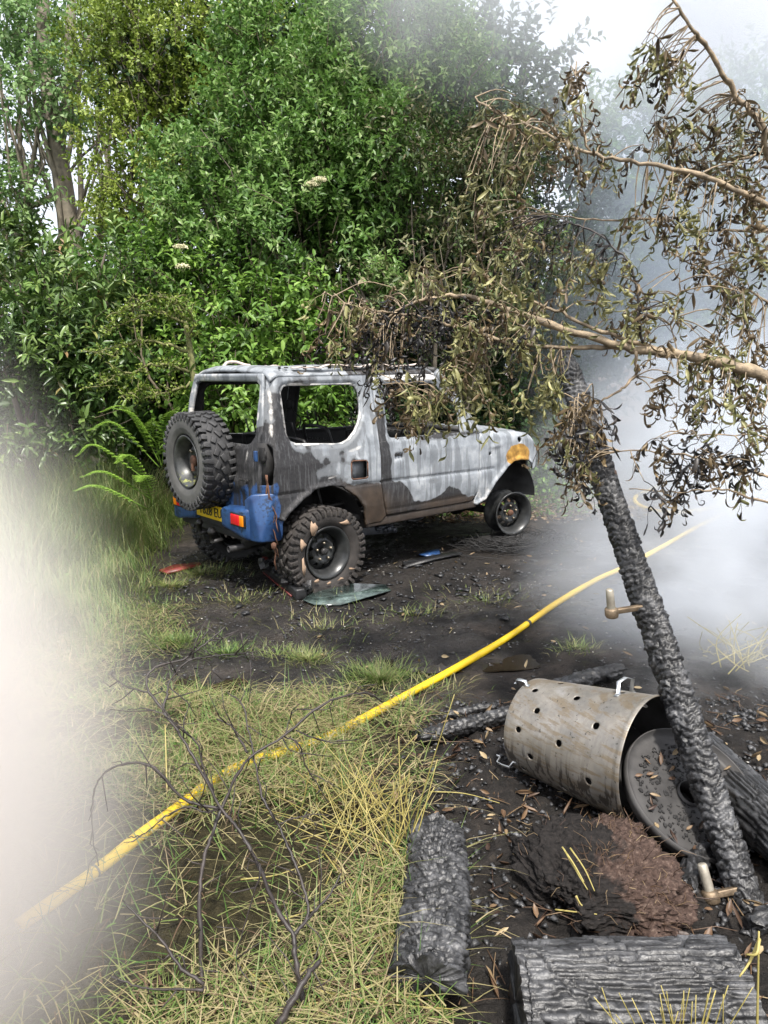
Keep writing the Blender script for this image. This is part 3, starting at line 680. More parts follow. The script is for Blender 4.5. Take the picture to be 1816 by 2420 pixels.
car = empty('burnt_car', (-.95, 6.16, 0.0), radians(40.3))
tag(car, 'burnt-out small blue off-road car with ash-white scorched panels and spare wheel on its back door', 'car')
HWZ = [(.0, .70), (.45, .715), (.6, .735), (.8, .74), (1.0, .735), (1.12, .712), (1.62, .608), (1.70, .585)]
def hw(z): return np.interp(z, [a for a, _ in HWZ], [b for _, b in HWZ])
def xr(z): return np.interp(z, [.5, 1.0, 1.1, 1.45, 1.70], [-.50, -.495, -.475, -.415, -.345])
RARCH = [(-.40, .52), (-.36, .60), (-.316, .653), (-.189, .741), (-.06, .807), (.07, .819), (.203, .789), (.323, .702), (.398, .605), (.427, .449)]
FARCH = [(1.754, .449), (1.869, .485), (1.932, .565), (1.984, .632), (2.069, .696), (2.156, .768), (2.244, .811), (2.358, .819), (2.475, .802), (2.559, .76), (2.575, .70)]
QWIN = [(-.256, 1.535), (-.225, 1.575), (-.19, 1.583), (.40, 1.578), (.445, 1.56), (.468, 1.516), (.462, 1.42), (.45, 1.345), (.42, 1.28), (.37, 1.215), (.30, 1.16), (.24, 1.138), (.18, 1.133), (-.19, 1.16), (-.235, 1.18), (-.26, 1.23)]
DWIN = [(.735, 1.57), (1.30, 1.57), (1.345, 1.55), (1.52, 1.37), (1.568, 1.31), (1.568, 1.125), (.75, 1.135), (.725, 1.145), (.712, 1.18)]
QUART = [(-.5, .80), (-.5, .66)] + RARCH[1:] + [(.60, .449), (.652, .493), (.613, .627), (.593, .783), (.602, 1.18), (.606, 1.51), (.61, 1.662), (-.325, 1.662), (-.36, 1.60), (-.40, 1.45), (-.462, 1.10), (-.48, 1.0)]
DOOR = [(.618, 1.655), (.614, 1.51), (.610, 1.18), (.601, .783), (.621, .627), (.660, .497), (1.655, .487), (1.69, .492), (1.757, .565), (1.783, 1.06), (1.80, 1.09), (1.58, 1.36), (1.40, 1.60), (1.33, 1.655)]
FEND = [(1.792, 1.06), (1.84, 1.13), (2.0, 1.128), (2.366, 1.085), (2.53, 1.06), (2.65, 1.012), (2.738, .938), (2.766, .859), (2.757, .774), (2.68, .70)] + FARCH[::-1] + [(1.715, .46), (1.765, .56)]
FILL = [(.285, .855), (.30, .842), (.435, .838), (.45, .85), (.45, .965), (.435, .98), (.30, .988), (.285, .975)]
LAMPC = [(-.7, .87), (-.43, .87), (-.405, 1.03), (-.40, 1.14), (-.42, 1.165), (-.7, 1.165)]
HNDL = [(.74, .945), (.86, .94), (.86, 1.012), (.74, 1.02)]
def nz2(x, z, k=5, s=1): return fbm(x * k, z * k, s=s, o=4) - .5
def zone_side(x, z, part):
    n = nz2(x, z, 6, 40) * 1.4 + nz2(x, z, 19, 43) * .5
    R = np.full(x.shape, .25 if part == 'quarter' else .17) + .3 * nz2(x, z, 2.2, 47); Gc = np.zeros(x.shape); B = np.zeros(x.shape); A = np.zeros(x.shape); Ru = np.zeros(x.shape)
    if part == 'quarter':
        R += .55 * sstep(1.38, 1.28, z + n * .1) * sstep(-.20, -.30, x) * sstep(.8, .9, z)
        R += .5 * sstep(1.12, 1.02, z + n * .12) * sstep(.33, .12, x + n * .3)
        R += .16 * sstep(1.55, 1.5, z) * sstep(-.16, -.28, x)
        R += .7 * sstep(.82, .77, z + n * .06) * sstep(.95, .8, x * .3 + .7)
        R += .45 * sstep(.80, .72, z)
        R -= .35 * np.exp(-(((x - .1) / .16) ** 2 + ((z - .93) / .06) ** 2))
        R += .2 * np.exp(-(((x - .2) / .15) ** 2 + ((z - 1.0) / .05) ** 2))
        Gc = sstep(.80, .70, z) * sstep(.0, .3, x) + .6 * np.exp(-(((x - .15) / .2) ** 2 + ((z - 1.62) / .03) ** 2)) + .4 * sstep(.1, .25, x) * sstep(1.1, .9, z)
        dw = np.abs(sdf_poly(x, z, QWIN)); A += .56 * sstep(.035, .010, dw); R += .3 * sstep(.16, .03, dw) * sstep(-.35, .15, n + .0 * x)
        A += .45 * np.exp(-((z - (1.05 + .25 * (x - .25))) / .03) ** 2) * sstep(.0, .2, x)
        A += .5 * np.exp(-((z - .855 - .03 * np.sin(x * 9)) / .02) ** 2) * sstep(-.1, .1, x) * sstep(.36, .26, x)
        A += .5 * np.exp(-((x + .335 + .14 * (1.6 - z)) / .025) ** 2) * sstep(1.05, 1.3, z)  # pale upright highlight along the rear pillar, painted through the ash channel
        B = .55 * sstep(-.36, -.42, x + n * .1) * sstep(.95, .86, z) + .5 * np.exp(-(((x + .33) / .07) ** 2 + ((z - .67) / .04) ** 2))
        R = np.where(B > .3, .9, R)
    elif part == 'door':
        R += .6 * sstep(.715, .685, x + n * .05) * sstep(1.5, 1.3, z)
        lo = np.interp(x, [.6, .80, .88, .95, 1.05, 1.15, 1.27, 1.38, 1.46, 1.55, 1.64, 1.8], [.79, .775, .72, .60, .565, .555, .60, .68, .63, .59, .53, .53])
        R += .7 * sstep(.015, -.02, z - lo + n * .06)
        R -= .08 * sstep(1.4, 1.6, x)
        Gc = .9 * sstep(.60, .53, z) * sstep(.9, 1.2, x) + .8 * sstep(.73, .6, x) * sstep(.8, .6, z) + .5 * sstep(1.0, .8, x) * sstep(.75, .55, z)
        R += .35 * np.exp(-(((x - 1.18) / .08) ** 2 + ((z - .735) / .025) ** 2))
        R += .5 * np.exp(-((z - 1.115) / .03) ** 2) * sstep(.9, 1.1, x)
        A += .5 * np.exp(-((z - 1.11) / .018) ** 2) * sstep(.9, .72, x) + .55 * sstep(1.575, 1.60, z)
    else:
        R -= .12
        A += .45 * sstep(2.3, 1.9, x) * sstep(.75, .55, z) + .35 * np.exp(-((x - 2.72) / .05) ** 2)
        Ru = 1.0 * np.exp(-(((x - 2.33) / .20) ** 2 + ((z - .86) / .12) ** 2) ** 2)
        R += .25 * np.exp(-(((x - 2.45) / .16) ** 2 + ((z - 1.0) / .08) ** 2)) + .2 * sstep(2.55, 2.7, x)
    return np.stack([R, Gc, B, A], 1), Ru
def surf_y(x, z, part):
    y = hw(z).copy()
    y -= .012 * np.exp(-((z - np.interp(x, [-.25, .6, 1.8], [.794, .789, .765])) / .010) ** 2) * (x < 1.98)      # body crease
    y += .006 * sstep(.77, .70, z)
    if part == 'quarter':
        y -= .016 * sstep(.036, .018, sdf_poly(x, z, QWIN))
        y += .022 * sstep(.05, .0, sdf_poly(x, z, RARCH + [(.427, .3), (-.4, .3)])) * (z < .85)
        y -= .12 * np.clip((xr(z) + .10 - x) / .10, 0, 1) ** 2.2
        y += .008 * sstep(.03, .01, np.abs(sdf_poly(x, z, FILL)))
    if part == 'door':
        y -= .014 * sstep(.03, .014, sdf_poly(x, z, DWIN))
        y -= .022 * sstep(.0, -.028, sdf_poly(x, z, HNDL))
        y += .006 * nz2(x, z, 3, 61)
        y -= .006 * np.exp(-((z - .545) / .008) ** 2)
    if part == 'fender':
        y -= .13 * np.clip((x - 2.35) / .42, 0, 1) ** 2.2
        top = np.interp(x, [1.8, 2.0, 2.37, 2.53, 2.65, 2.74], [1.13, 1.128, 1.085, 1.06, 1.01, .94])
        y -= .05 * np.clip((z - top + .07) / .07, 0, 1) ** 2
        y += .02 * sstep(.04, .0, sdf_poly(x, z, FARCH + [(2.575, .3), (1.75, .3)]))
        y += .012 * nz2(x, z, 4, 62)
        y += .012 * np.exp(-((z - .97 - .04 * (x - 1.9)) / .02) ** 2) * sstep(1.85, 2.0, x) * sstep(2.15, 2.0, x)
    return y
def side(part, outer, holes, rng_, sg, name):
    def sd(x, z):
        d = sdf_poly(x, z, outer)
        for h in holes: d = np.maximum(d, -sdf_poly(x, z, h) if not callable(h) else -h(x, z))
        return d
    x, z, q = panel(sd, *rng_, .0125)
    zn, ru = zone_side(x, z, part); y = surf_y(x, z, part)
    if sg > 0: q = q[:, ::-1]
    me = mesh_np(name, np.stack([x, sg * y, z], 1), q, color=zn)
    a = me.attributes.new('rust', 'FLOAT', 'POINT'); a.data.foreach_set('value', ru.astype(np.float32))
    return solid(link(name, me, [MAT['paint'], MAT['soot']], car), .018)
def disc(cx, cz, r): return lambda x, z: np.hypot(x - cx, z - cz) - r
for sg in (-1, 1):
    side('quarter', QUART, [QWIN, FILL, LAMPC] if sg < 0 else [QWIN, LAMPC], (-.55, .70, .40, 1.70), sg, 'quarter_panel')
    d_ = side('door', DOOR, [DWIN], (.57, 1.85, .45, 1.70), sg, 'door')
    side('fender', FEND, [disc(2.352, 1.009, .03), disc(1.925, .905, .017), disc(1.80, .50, .008), disc(2.05, .78, .008)], (1.70, 2.80, .42, 1.17), sg, 'front_fender')
    if sg < 0:
        hb = MB(); hb.box((.765, -.725, .995), (.012, .006, .014), bev=.004); hb.box((.80, -.725, .993), (.010, .006, .012), bev=.004); hb.box((.835, -.722, .99), (.008, .005, .012), bev=.003)
        hb.build('door_handle', MAT['soot'], d_)
    ap = MB()                                        # windscreen pillar
    for a, b in (((1.355, .585, 1.665), (1.862, .665, 1.075)),):
        t = np.linspace(0, 1, 9)[:, None]; pth = np.array(a) + (np.array(b) - np.array(a)) * t; pth[:, 1] *= sg
        ap.tube(pth, np.full(9, .040), 8)
    me = ap.mesh('windscreen_pillar'); zn = np.tile((.28, 0, 0, .25), (ap.n, 1)); 
    at_ = me.attributes.new('zone', 'FLOAT_COLOR', 'POINT'); at_.data.foreach_set('color', zn.astype(np.float32).ravel())
    link('windscreen_pillar', me, MAT['paint'], car)
    sl = MB(); sl.box((1.10, sg * .685, .455), (.66, .035, .035), bev=.012)
    me = sl.mesh('sill'); zn = np.tile((.8, .8, 0, 0), (sl.n, 1)); at_ = me.attributes.new('zone', 'FLOAT_COLOR', 'POINT'); at_.data.foreach_set('color', zn.astype(np.float32).ravel())
    link('sill', me, MAT['paint'], car)
    # wheel housings behind the openings
    for cx, x0, x1 in ((.03, -.40, .43), (2.24, 1.83, 2.60)):
        an = np.linspace(0, pi, 17); v = []
        for yy in (.70, .40): v += [(cx + cos(a) * .405, sg * yy, .42 + sin(a) * .395) for a in an]
        for a in an: v.append((cx + cos(a) * .405, sg * .40, .42 + sin(a) * .395))
        q = [(i, i + 1, 18 + i, 17 + i) for i in range(16)]
        v2 = [(cx, sg * .40, .42)]
        mb = MB(); mb.add(v[:34] + v2, q, [(34, 17 + i, 18 + i) for i in range(16)]); mb.build('wheel_housing', MAT['soot'], car)
# filler recess, with its scorched flap behind
mb = MB(); mb.box((.367, -.700, .913), (.085, .004, .075)); me = mb.mesh('filler_recess')
at_ = me.attributes.new('zone', 'FLOAT_COLOR', 'POINT'); at_.data.foreach_set('color', np.tile((.36, 0, 0, .3), (mb.n, 1)).astype(np.float32).ravel()); link('filler_recess', me, MAT['paint'], car)
mb = MB()
for i in range(8):
    a, b = FILL[i], FILL[(i + 1) % 8]; mb.tube([(a[0], -.745, a[1]), (b[0], -.745, b[1])], .006, 5)
mb.build('filler_frame', MAT['rusty'], car)
# lamp cavity on the rear corner
for sg in (-1, 1):
    mb = MB(); mb.box((-.41, sg * .61, 1.01), (.05, .05, .165)); mb.box((-.465, sg * .655, 1.10), (.012, .03, .05), bev=.005); mb.tube([(-.47, sg * .665, 1.03), (-.45, sg * .68, 1.12)], .012, 6)
    mb.build('lamp_housing', MAT['soot'], car)
mb = MB(); mb.box((-.503, -.628, 1.085), (.010, .016, .038), bev=.004); mb.build('hinge', MAT['bumper'], car)

# roof
nx, ny = 120, 80
U, V = np.meshgrid(np.linspace(0, 1, nx), np.linspace(-1, 1, ny), indexing='ij')
xx = -.345 + U * 1.74; yy = V * .605
zz = 1.735 - .035 * np.abs(V) ** 2 - .045 * np.clip((np.abs(V) - .84) / .16, 0, 1) ** 2 - .04 * np.clip((.05 - U) / .05, 0, 1) ** 2 - .05 * np.clip((U - .9) / .1, 0, 1) ** 2
zz += (fbm(xx * 2.5, yy * 2.5, s=71) - .5) * .045 * (1 - np.abs(V) ** 4)
ii = (np.arange(nx - 1)[:, None] * ny + np.arange(ny - 1)[None]).ravel()
n_ = fbm(xx * 3, yy * 3, s=72) - .5
zn = np.stack([.24 + .5 * n_ + .3 * (U > .42), .5 * n_ + .2, 0 * U, .30 - .55 * sstep(.40, .48, U) * sstep(.95, .85, U) + .5 * n_], -1).reshape(-1, 4)
solid(link('roof', mesh_np('roof', np.stack([xx, yy, zz], -1).reshape(-1, 3), np.stack([ii, ii + ny, ii + ny + 1, ii + 1], 1), color=zn), [MAT['paint'], MAT['soot']], car), .02)
for sg in (-1, 1):                                    # warped ash strips along the roof edges
    t = np.linspace(0, 1, 40); r = np.random.default_rng(3 + int(sg))
    xp = -.12 + t * 1.35; zp = 1.712 + .018 * np.abs(np.sin(t * 9 + sg)) ** 2 * (t > .2) + .012 * r.random(40)
    yp = sg * (.565 + .02 * np.sin(t * 7)); mb = MB()
    v = np.concatenate([np.stack([xp, yp - .018, zp], 1), np.stack([xp, yp + .018, zp + .004], 1)])
    q = [(i, i + 1, 41 + i, 40 + i) for i in range(39)]
    solid(link('roof_strip', mesh_np('roof_strip', v, q), MAT['ash_pink'], car), .008, 0)
mb = MB(); mb.tube(crom([(-.22, .30, 1.735), (-.15, .36, 1.765), (-.05, .40, 1.77), (.0, .33, 1.745), (.05, .34, 1.74)], 8), .013, 6); mb.build('melted_strip', MAT['ash_pink'], car)
mb = MB(); r = np.random.default_rng(8)
for i in range(40):
    mb.box((r.uniform(-.25, 1.2), -.555 + r.normal() * .012, 1.715), r.uniform(.004, .014, 3), rotm('Z', r.random() * 3))
tag(mb.build('char_crumbs', MAT['soot'], car), kind='stuff')

# tailgate with window, and the left corner post
TWIN = [(.52, 1.60), (.47, 1.62), (-.46, 1.62), (-.515, 1.59), (-.535, 1.50), (-.545, 1.22), (-.50, 1.17), (-.45, 1.155), (.47, 1.155), (.53, 1.18), (.56, 1.24)]
TG = [(-.60, .66), (.62, .66), (.65, 1.0), (.645, 1.1), (.60, 1.45), (.565, 1.60), (.54, 1.675), (-.54, 1.675), (-.565, 1.60), (-.595, 1.45), (-.64, 1.1), (-.64, 1.0)]
y, z, q = panel(lambda a, b: np.maximum(sdf_poly(a, b, TG), -sdf_poly(a, b, TWIN)), -.7, .7, .60, 1.72, .0125)
x = xr(z) - .012 + .05 * np.clip((np.abs(y) - .5) / .14, 0, 1) ** 2 - .02 * sstep(.10, 0.0, np.abs(z - .86)) * (np.abs(y) < .5)
x += .014 * sstep(.035, .016, sdf_poly(y, z, TWIN))
n = nz2(y, z, 5, 50)
A = .42 * sstep(1.28, 1.42, z + n * .2) + .4 * sstep(.04, .012, np.abs(sdf_poly(y, z, TWIN))) * (z < 1.4)
A += .5 * np.exp(-((y + .47 + .1 * (z - .95)) / .035) ** 2) * sstep(.86, .95, z) * sstep(1.18, 1.1, z)
R = .25 + .6 * sstep(1.32, 1.25, z + n * .1) ; B = .60 * sstep(.93, .84, z - 1.0 * np.clip(-y - .55, 0, .2) + n * .14)
me = mesh_np('tailgate', np.stack([x, y, z], 1), q, color=np.stack([R, 0 * R, B, A], 1))
tgo = solid(link('tailgate', me, [MAT['paint'], MAT['soot']], car), .03)
for m_ in tgo.modifiers: m_.offset = 1
tgo.data.flip_normals(); 
for m_ in tgo.modifiers: m_.offset = -1
# badge
def text(body, size, ext, name, mat, parent, mat4, shear=0.0, sx=1.0):
    cu = bpy.data.curves.new(name, 'FONT'); cu.body = body; cu.size = size; cu.extrude = ext; cu.align_x = 'CENTER'; cu.align_y = 'CENTER'; cu.shear = shear
    cu.resolution_u = 3
    to = bpy.data.objects.new('tmp', cu); COL.objects.link(to); bpy.context.view_layer.update()
    me = bpy.data.meshes.new_from_object(to.evaluated_get(bpy.context.evaluated_depsgraph_get())); bpy.data.objects.remove(to)
    me.name = name
    for v in me.vertices: v.co.x *= sx
    me.transform(mat4); me.materials.clear()
    return link(name, me, mat, parent)
# rear faces look along -x: text right = -y, text up = z
BK = Matrix(((0, 0, -1, 0), (-1, 0, 0, 0), (0, 1, 0, 0), (0, 0, 0, 1)))
text('JIMNY', .05, .004, 'badge', MAT['sooty_steel'], tgo, Matrix.Translation((-.522, -.47, .885)) @ BK, .25, 1.1)

# bonnet, front panel, windscreen header
nx, ny = 50, 60
U, V = np.meshgrid(np.linspace(0, 1, nx), np.linspace(-1, 1, ny), indexing='ij')
xx = 1.84 + U * (.86 - .12 * V ** 2); yy = V * (.645 - .05 * U)
zz = 1.155 - .075 * U - .03 * V ** 2 - .07 * np.clip((U - .88) / .12, 0, 1) ** 2 + (fbm(xx * 4, yy * 4, s=81) - .5) * .03
ii = (np.arange(nx - 1)[:, None] * ny + np.arange(ny - 1)[None]).ravel()
zn = np.stack([.2 + 0 * U, .2 + 0 * U, 0 * U, .25 + 0 * U], -1).reshape(-1, 4)
solid(link('bonnet', mesh_np('bonnet', np.stack([xx, yy, zz], -1).reshape(-1, 3), np.stack([ii, ii + ny, ii + ny + 1, ii + 1], 1), color=zn), [MAT['paint'], MAT['soot']], car), .015)
y, z, q = panel(lambda a, b: np.maximum(np.maximum(np.abs(a) - .62, np.abs(b - .86) - .15), -np.minimum(np.hypot(np.abs(a) - .44, b - .88) - .09, np.maximum(np.abs(a) - .26, np.abs(b - .88) - .05))), -.65, .65, .70, 1.02, .015)
me = mesh_np('front_panel', np.stack([2.72 - .10 * (np.abs(y) / .62) ** 3, y, z], 1), q, color=np.tile((.3, .3, 0, .2), (len(y), 1)))
solid(link('front_panel', me, [MAT['paint'], MAT['soot']], car), .02)
mb = MB(); mb.tube([(1.36, -.58, 1.672), (1.38, -.3, 1.69), (1.385, 0, 1.695), (1.38, .3, 1.69), (1.36, .58, 1.672)], .032, 8)
mb.tube([(1.84, -.66, 1.11), (1.86, 0, 1.13), (1.84, .66, 1.11)], .03, 8); mb.build('windscreen_frame', MAT['sooty_steel'], car)

# interior
mb = MB(); mb.box((.75, 0, .50), (1.12, .66, .03)); mb.box((.18, 0, .62), (.5, .40, .10)); mb.box((-.15, 0, .70), (.28, .42, .08)); mb.build('floor_pan', MAT['soot'], car)
mb = MB(); mb.box((1.82, 0, .82), (.02, .64, .28)); mb.build('bulkhead', MAT['soot'], car)
mb = MB(); r = np.random.default_rng(2)
mb.box((1.62, 0, 1.04), (.15, .60, .05), bev=.03); mb.box((1.56, -.33, 1.07), (.10, .15, .05), bev=.03); mb.box((1.66, .2, .93), (.10, .40, .09), bev=.03)
for i in range(60): mb.box((1.62 + r.normal() * .09, r.uniform(-.58, .58), 1.09), r.uniform(.006, .03, 3) * (1, 1, .4), rotm('Z', r.random() * 3))
mb.build('dashboard', MAT['sooty_steel'], car)
mb = MB(); an = np.linspace(0, 2 * pi, 33)
ring = np.stack([1.34 + .06 * np.cos(an), -.33 + .175 * np.sin(an), 1.10 + .16 * np.cos(an)], 1); mb.tube(ring, .010, 6)
mb.tube([(1.36, -.33, 1.09), (1.6, -.33, .98)], .02, 6); mb.tube([(1.34, -.50, 1.10), (1.35, -.33, 1.09), (1.34, -.16, 1.10)], .008, 5); mb.build('steering_wheel', MAT['soot'], car)
def seat(x0, y0, w, tilt, h, name):
    mb = MB()
    def q(u, v): return (x0 - tilt * v, y0 + u * w, .60 + v * h)
    mb.tube(crom([q(-1, 0), q(-1, .6), q(-.9, .95), q(-.6, 1.0), q(0, 1.02), q(.6, 1.0), q(.9, .95), q(1, .6), q(1, 0)], 5), .016, 6)
    for v in (.2, .4, .6, .8):
        t = np.linspace(-1, 1, 25); mb.tube([(q(u, v)[0] + .008 * sin(u * 30), q(u, v)[1], q(u, v)[2] + .01 * cos(u * 30)) for u in t], .004, 4)
    mb.tube([q(-.3, 1.0), q(-.3, 1.25), q(.3, 1.25), q(.3, 1.0)], .007, 5)
    for u in (-1, 1): mb.tube([q(u, 0), (x0 + .45, y0 + u * w, .62), (x0 + .45, y0 + u * w, .5)], .014, 6)
    for k in range(6): mb.tube([(x0 + .08 * k, y0 - w, .62), (x0 + .08 * k, y0 + w, .62)], .005, 4)
    mb.build(name, MAT['sooty_steel'], car)
seat(.86, -.33, .21, .16, .58, 'seat_frame'); seat(.86, .33, .21, .16, .58, 'seat_frame')
seat(.16, -.30, .2, .13, .55, 'rear_seat_frame'); seat(.16, .30, .2, .13, .55, 'rear_seat_frame')
mb = MB(); mb.tube(crom([(.62, .56, 1.55), (.60, .55, 1.35), (.66, .50, 1.25), (.60, .45, 1.15)], 6), .006, 4); mb.lathe([(-.01, .0), (-.01, .05), (.01, .05), (.01, 0)], 12, 'y', c=(.58, .56, 1.38))
mb.build('seat_belt_reel', MAT['soot'], car)

# wheels ---------------------------------------------------------
def tyre_mb(R=.350, W=.118, rim=.205, flat=None, lugs=True, seed=0):
    mb = MB()
    prof = [(-.085, rim), (-.105, rim + .02), (-W, rim + .06), (-W, R - .05), (-W + .012, R - .018), (-W + .03, R - .010), (0, R - .008), (W - .03, R - .010), (W - .012, R - .018), (W, R - .05), (W, rim + .06), (.105, rim + .02), (.085, rim)]
    mb.lathe(prof, 64, 'y', .5)
    if lugs:
        N = 38
        for k in range(N):
            for sg in (-1, 1):
                a = 2 * pi * (k + (.25 if sg > 0 else 0)) / N
                rot = rotm('Y', a)
                L = .030 if k % 2 else .023
                mb.box(rot @ np.array([0, sg * (W - L * .9), R - .004]), (.017, L, .012), rot @ rotm('Z', sg * .18), .5, .004)
                mb.box(rot @ np.array([0, sg * (W + .001), R - .034]), (.013 if k % 2 else .016, .006, .022), rot, .5, .003)
        for k in range(24):
            for sg in (-1, 1):
                a = 2 * pi * (k + (.5 if sg > 0 else 0)) / 24; rot = rotm('Y', a)
                mb.box(rot @ np.array([0, sg * .026, R - .004]), (.030, .019, .011), rot @ rotm('Z', sg * .55), .5, .004)
    return mb
def rim_mb(rr=.205, holes=10, hr=.017, dish=.02, hub=True):
    mb = MB()
    mb.lathe([(-.095, rr - .02), (-.11, rr), (-.105, rr + .006), (-.092, rr), (-.085, rr - .018), (-.05, rr - .025), (-.03, rr - .045), (.04, rr - .045), (.07, rr - .02), (.09, rr), (.10, rr + .006), (.105, rr - .004), (.08, rr - .025), (.045, rr - .055), (-.03, rr - .055)], 48, 'y', closed=True)
    def sd(a, b):
        r_ = np.hypot(a, b); d = r_ - (rr - .046)
        for k in range(holes):
            t = 2 * pi * (k + .5) / holes; cx, cz = cos(t) * .118, sin(t) * .118
            u = (a - cx) * cos(t) + (b - cz) * sin(t); w_ = -(a - cx) * sin(t) + (b - cz) * cos(t)
            d = np.maximum(d, -(np.hypot(u / 1.15, w_) - hr))
        return np.maximum(d, -(r_ - .033))
    a, b, q = panel(sd, -.17, .17, -.17, .17, .006)
    r_ = np.hypot(a, b); y = -.020 - dish * np.exp(-((r_ - .085) / .035) ** 2) + .03 * sstep(.10, .16, r_)
    mb.add(np.stack([a, y, b], 1), q); mb.add(np.stack([a, y + .006, b], 1), q[:, ::-1])
    return mb
def wheel(name, loc, tyre=True, face='rim', flat=0.0, steer=0.0, rub=None, hubm='sooty_steel', camber=0.0):
    e = empty(name, loc, steer, car); e.rotation_euler = (camber, 0, steer)
    if tyre:
        mb = tyre_mb(); me = mb.mesh('tyre'); co = np.zeros(len(me.vertices) * 3, np.float32); me.vertices.foreach_get('co', co); co = co.reshape(-1, 3)
        if flat > 0:
            zf = -(.35 - flat); low = np.clip((zf + .07 - co[:, 2]) / .12, 0, 1)
            co[:, 1] *= 1 + .22 * low; co[:, 2] = np.where(co[:, 2] < zf, zf + (co[:, 2] - zf) * .06, co[:, 2])
            co[:, 0] *= 1 + .05 * low
        me.vertices.foreach_set('co', co.ravel()); me.update()
        link('tyre', me, MAT[rub or 'rubber'], e)
    rim_mb().build('rim', MAT[face], e)
    hb = MB(); hb.lathe([(-.03, .0), (-.03, .026), (-.045, .03), (-.06, .028), (-.066, .018), (-.066, 0)], 20, 'y'); hb.build('hub', MAT[hubm], e)
    for k in range(5):
        t = 2 * pi * k / 5 + .3; nm = MB(); nm.lathe([(-.03, .0), (-.03, .011), (-.056, .010), (-.058, 0)], 6, 'y', c=(cos(t) * .068, 0, sin(t) * .068)); nm.build('wheel_nut', MAT['steel_nut'], e)
    return e
wr = wheel('wheel', (0.0, -.695, .305), True, 'rim', .045, 0, 'burnt_rubber')
wl = wheel('wheel', (0.0, .695, .305), True, 'rim', .045, 0, 'rubber'); wl.rotation_euler = (0, 0, pi)
wf = wheel('front_wheel', (2.23, -.70, .31), False, 'rim', 0, radians(-14), hubm='rusty'); tag(wf, 'bare scorched front wheel rim without its tyre')
wf2 = wheel('front_wheel', (2.23, .70, .23), False, 'rim', 0, 0, hubm='rusty'); wf2.rotation_euler = (0, 0, pi - radians(14))
# pale peeling patches on the burnt rear tyre
r = np.random.default_rng(14); mb0 = []
for (a0, rr_, ww, hh_) in ((2.15, .262, .030, .050), (2.75, .268, .024, .045), (3.4, .258, .018, .06), (.95, .27, .045, .018), (4.1, .235, .03, .012), (4.6, .232, .03, .010), (5.1, .235, .025, .012), (5.6, .25, .035, .012)):
    c = np.array([cos(a0) * rr_, -.1225 - (.016 if sin(a0) < -.4 else 0), sin(a0) * rr_]); n = 9
    if c[2] < -.255: c[2] = -.25
    an = np.arange(n) * 2 * pi / n; k = .5 + 1.0 * r.random(n); ww *= 1.3
    v = [c + (0, -.001, 0)] + [c + np.array([cos(t) * ww * q_ * .8, .002 - .004 * r.random(), sin(t) * hh_ * q_]) for t, q_ in zip(an, k)]
    m2 = MB(); m2.add(v, None, [(0, 1 + (i + 1) % n, 1 + i) for i in range(n)]); simple('peeled_rubber', (.34, .235, .16), .8, var=.3, scale=20) if 'peeled_rubber' not in MAT else None
    solid(m2.build('peeled_patch', MAT['peeled_rubber'], wr, False), .0015, 0)
# spare wheel on the door
sp = empty('spare_wheel', (-.63, .03, 1.01), 0, car); sp.rotation_euler = (0, 0, -pi / 2)
tm = tyre_mb(R=.375, W=.120, rim=.200); tm.build('tyre', MAT['rubber'], sp); 
fm = MB(); fm.lathe([(-.1075, .222), (-.1215, .258), (-.1225, .27), (-.1225, .325), (-.1205, .333)], 64, 'y'); fm.build('sidewall', MAT['rubber_face'], sp)
rim_mb(.20, 10, .015, .015).build('rim', MAT['rim_mossy'], sp)
hb = MB(); hb.lathe([(-.03, .0), (-.03, .045), (-.05, .045), (-.052, 0)], 18, 'y'); hb.box((.0, -.05, -.05), (.012, .012, .03), bev=.004); hb.build('hub', MAT['rusty'], sp)
hb = MB(); hb.tube([(-.03, -.03, .06), (-.045, -.05, .075), (-.02, -.055, .085), (0, -.05, .07)], .007, 6); hb.build('padlock', MAT['steel_nut'], sp)
mb = MB(); mb.box((-.51, .03, 1.0), (.03, .10, .10), bev=.01); mb.build('spare_carrier', MAT['soot'], car)

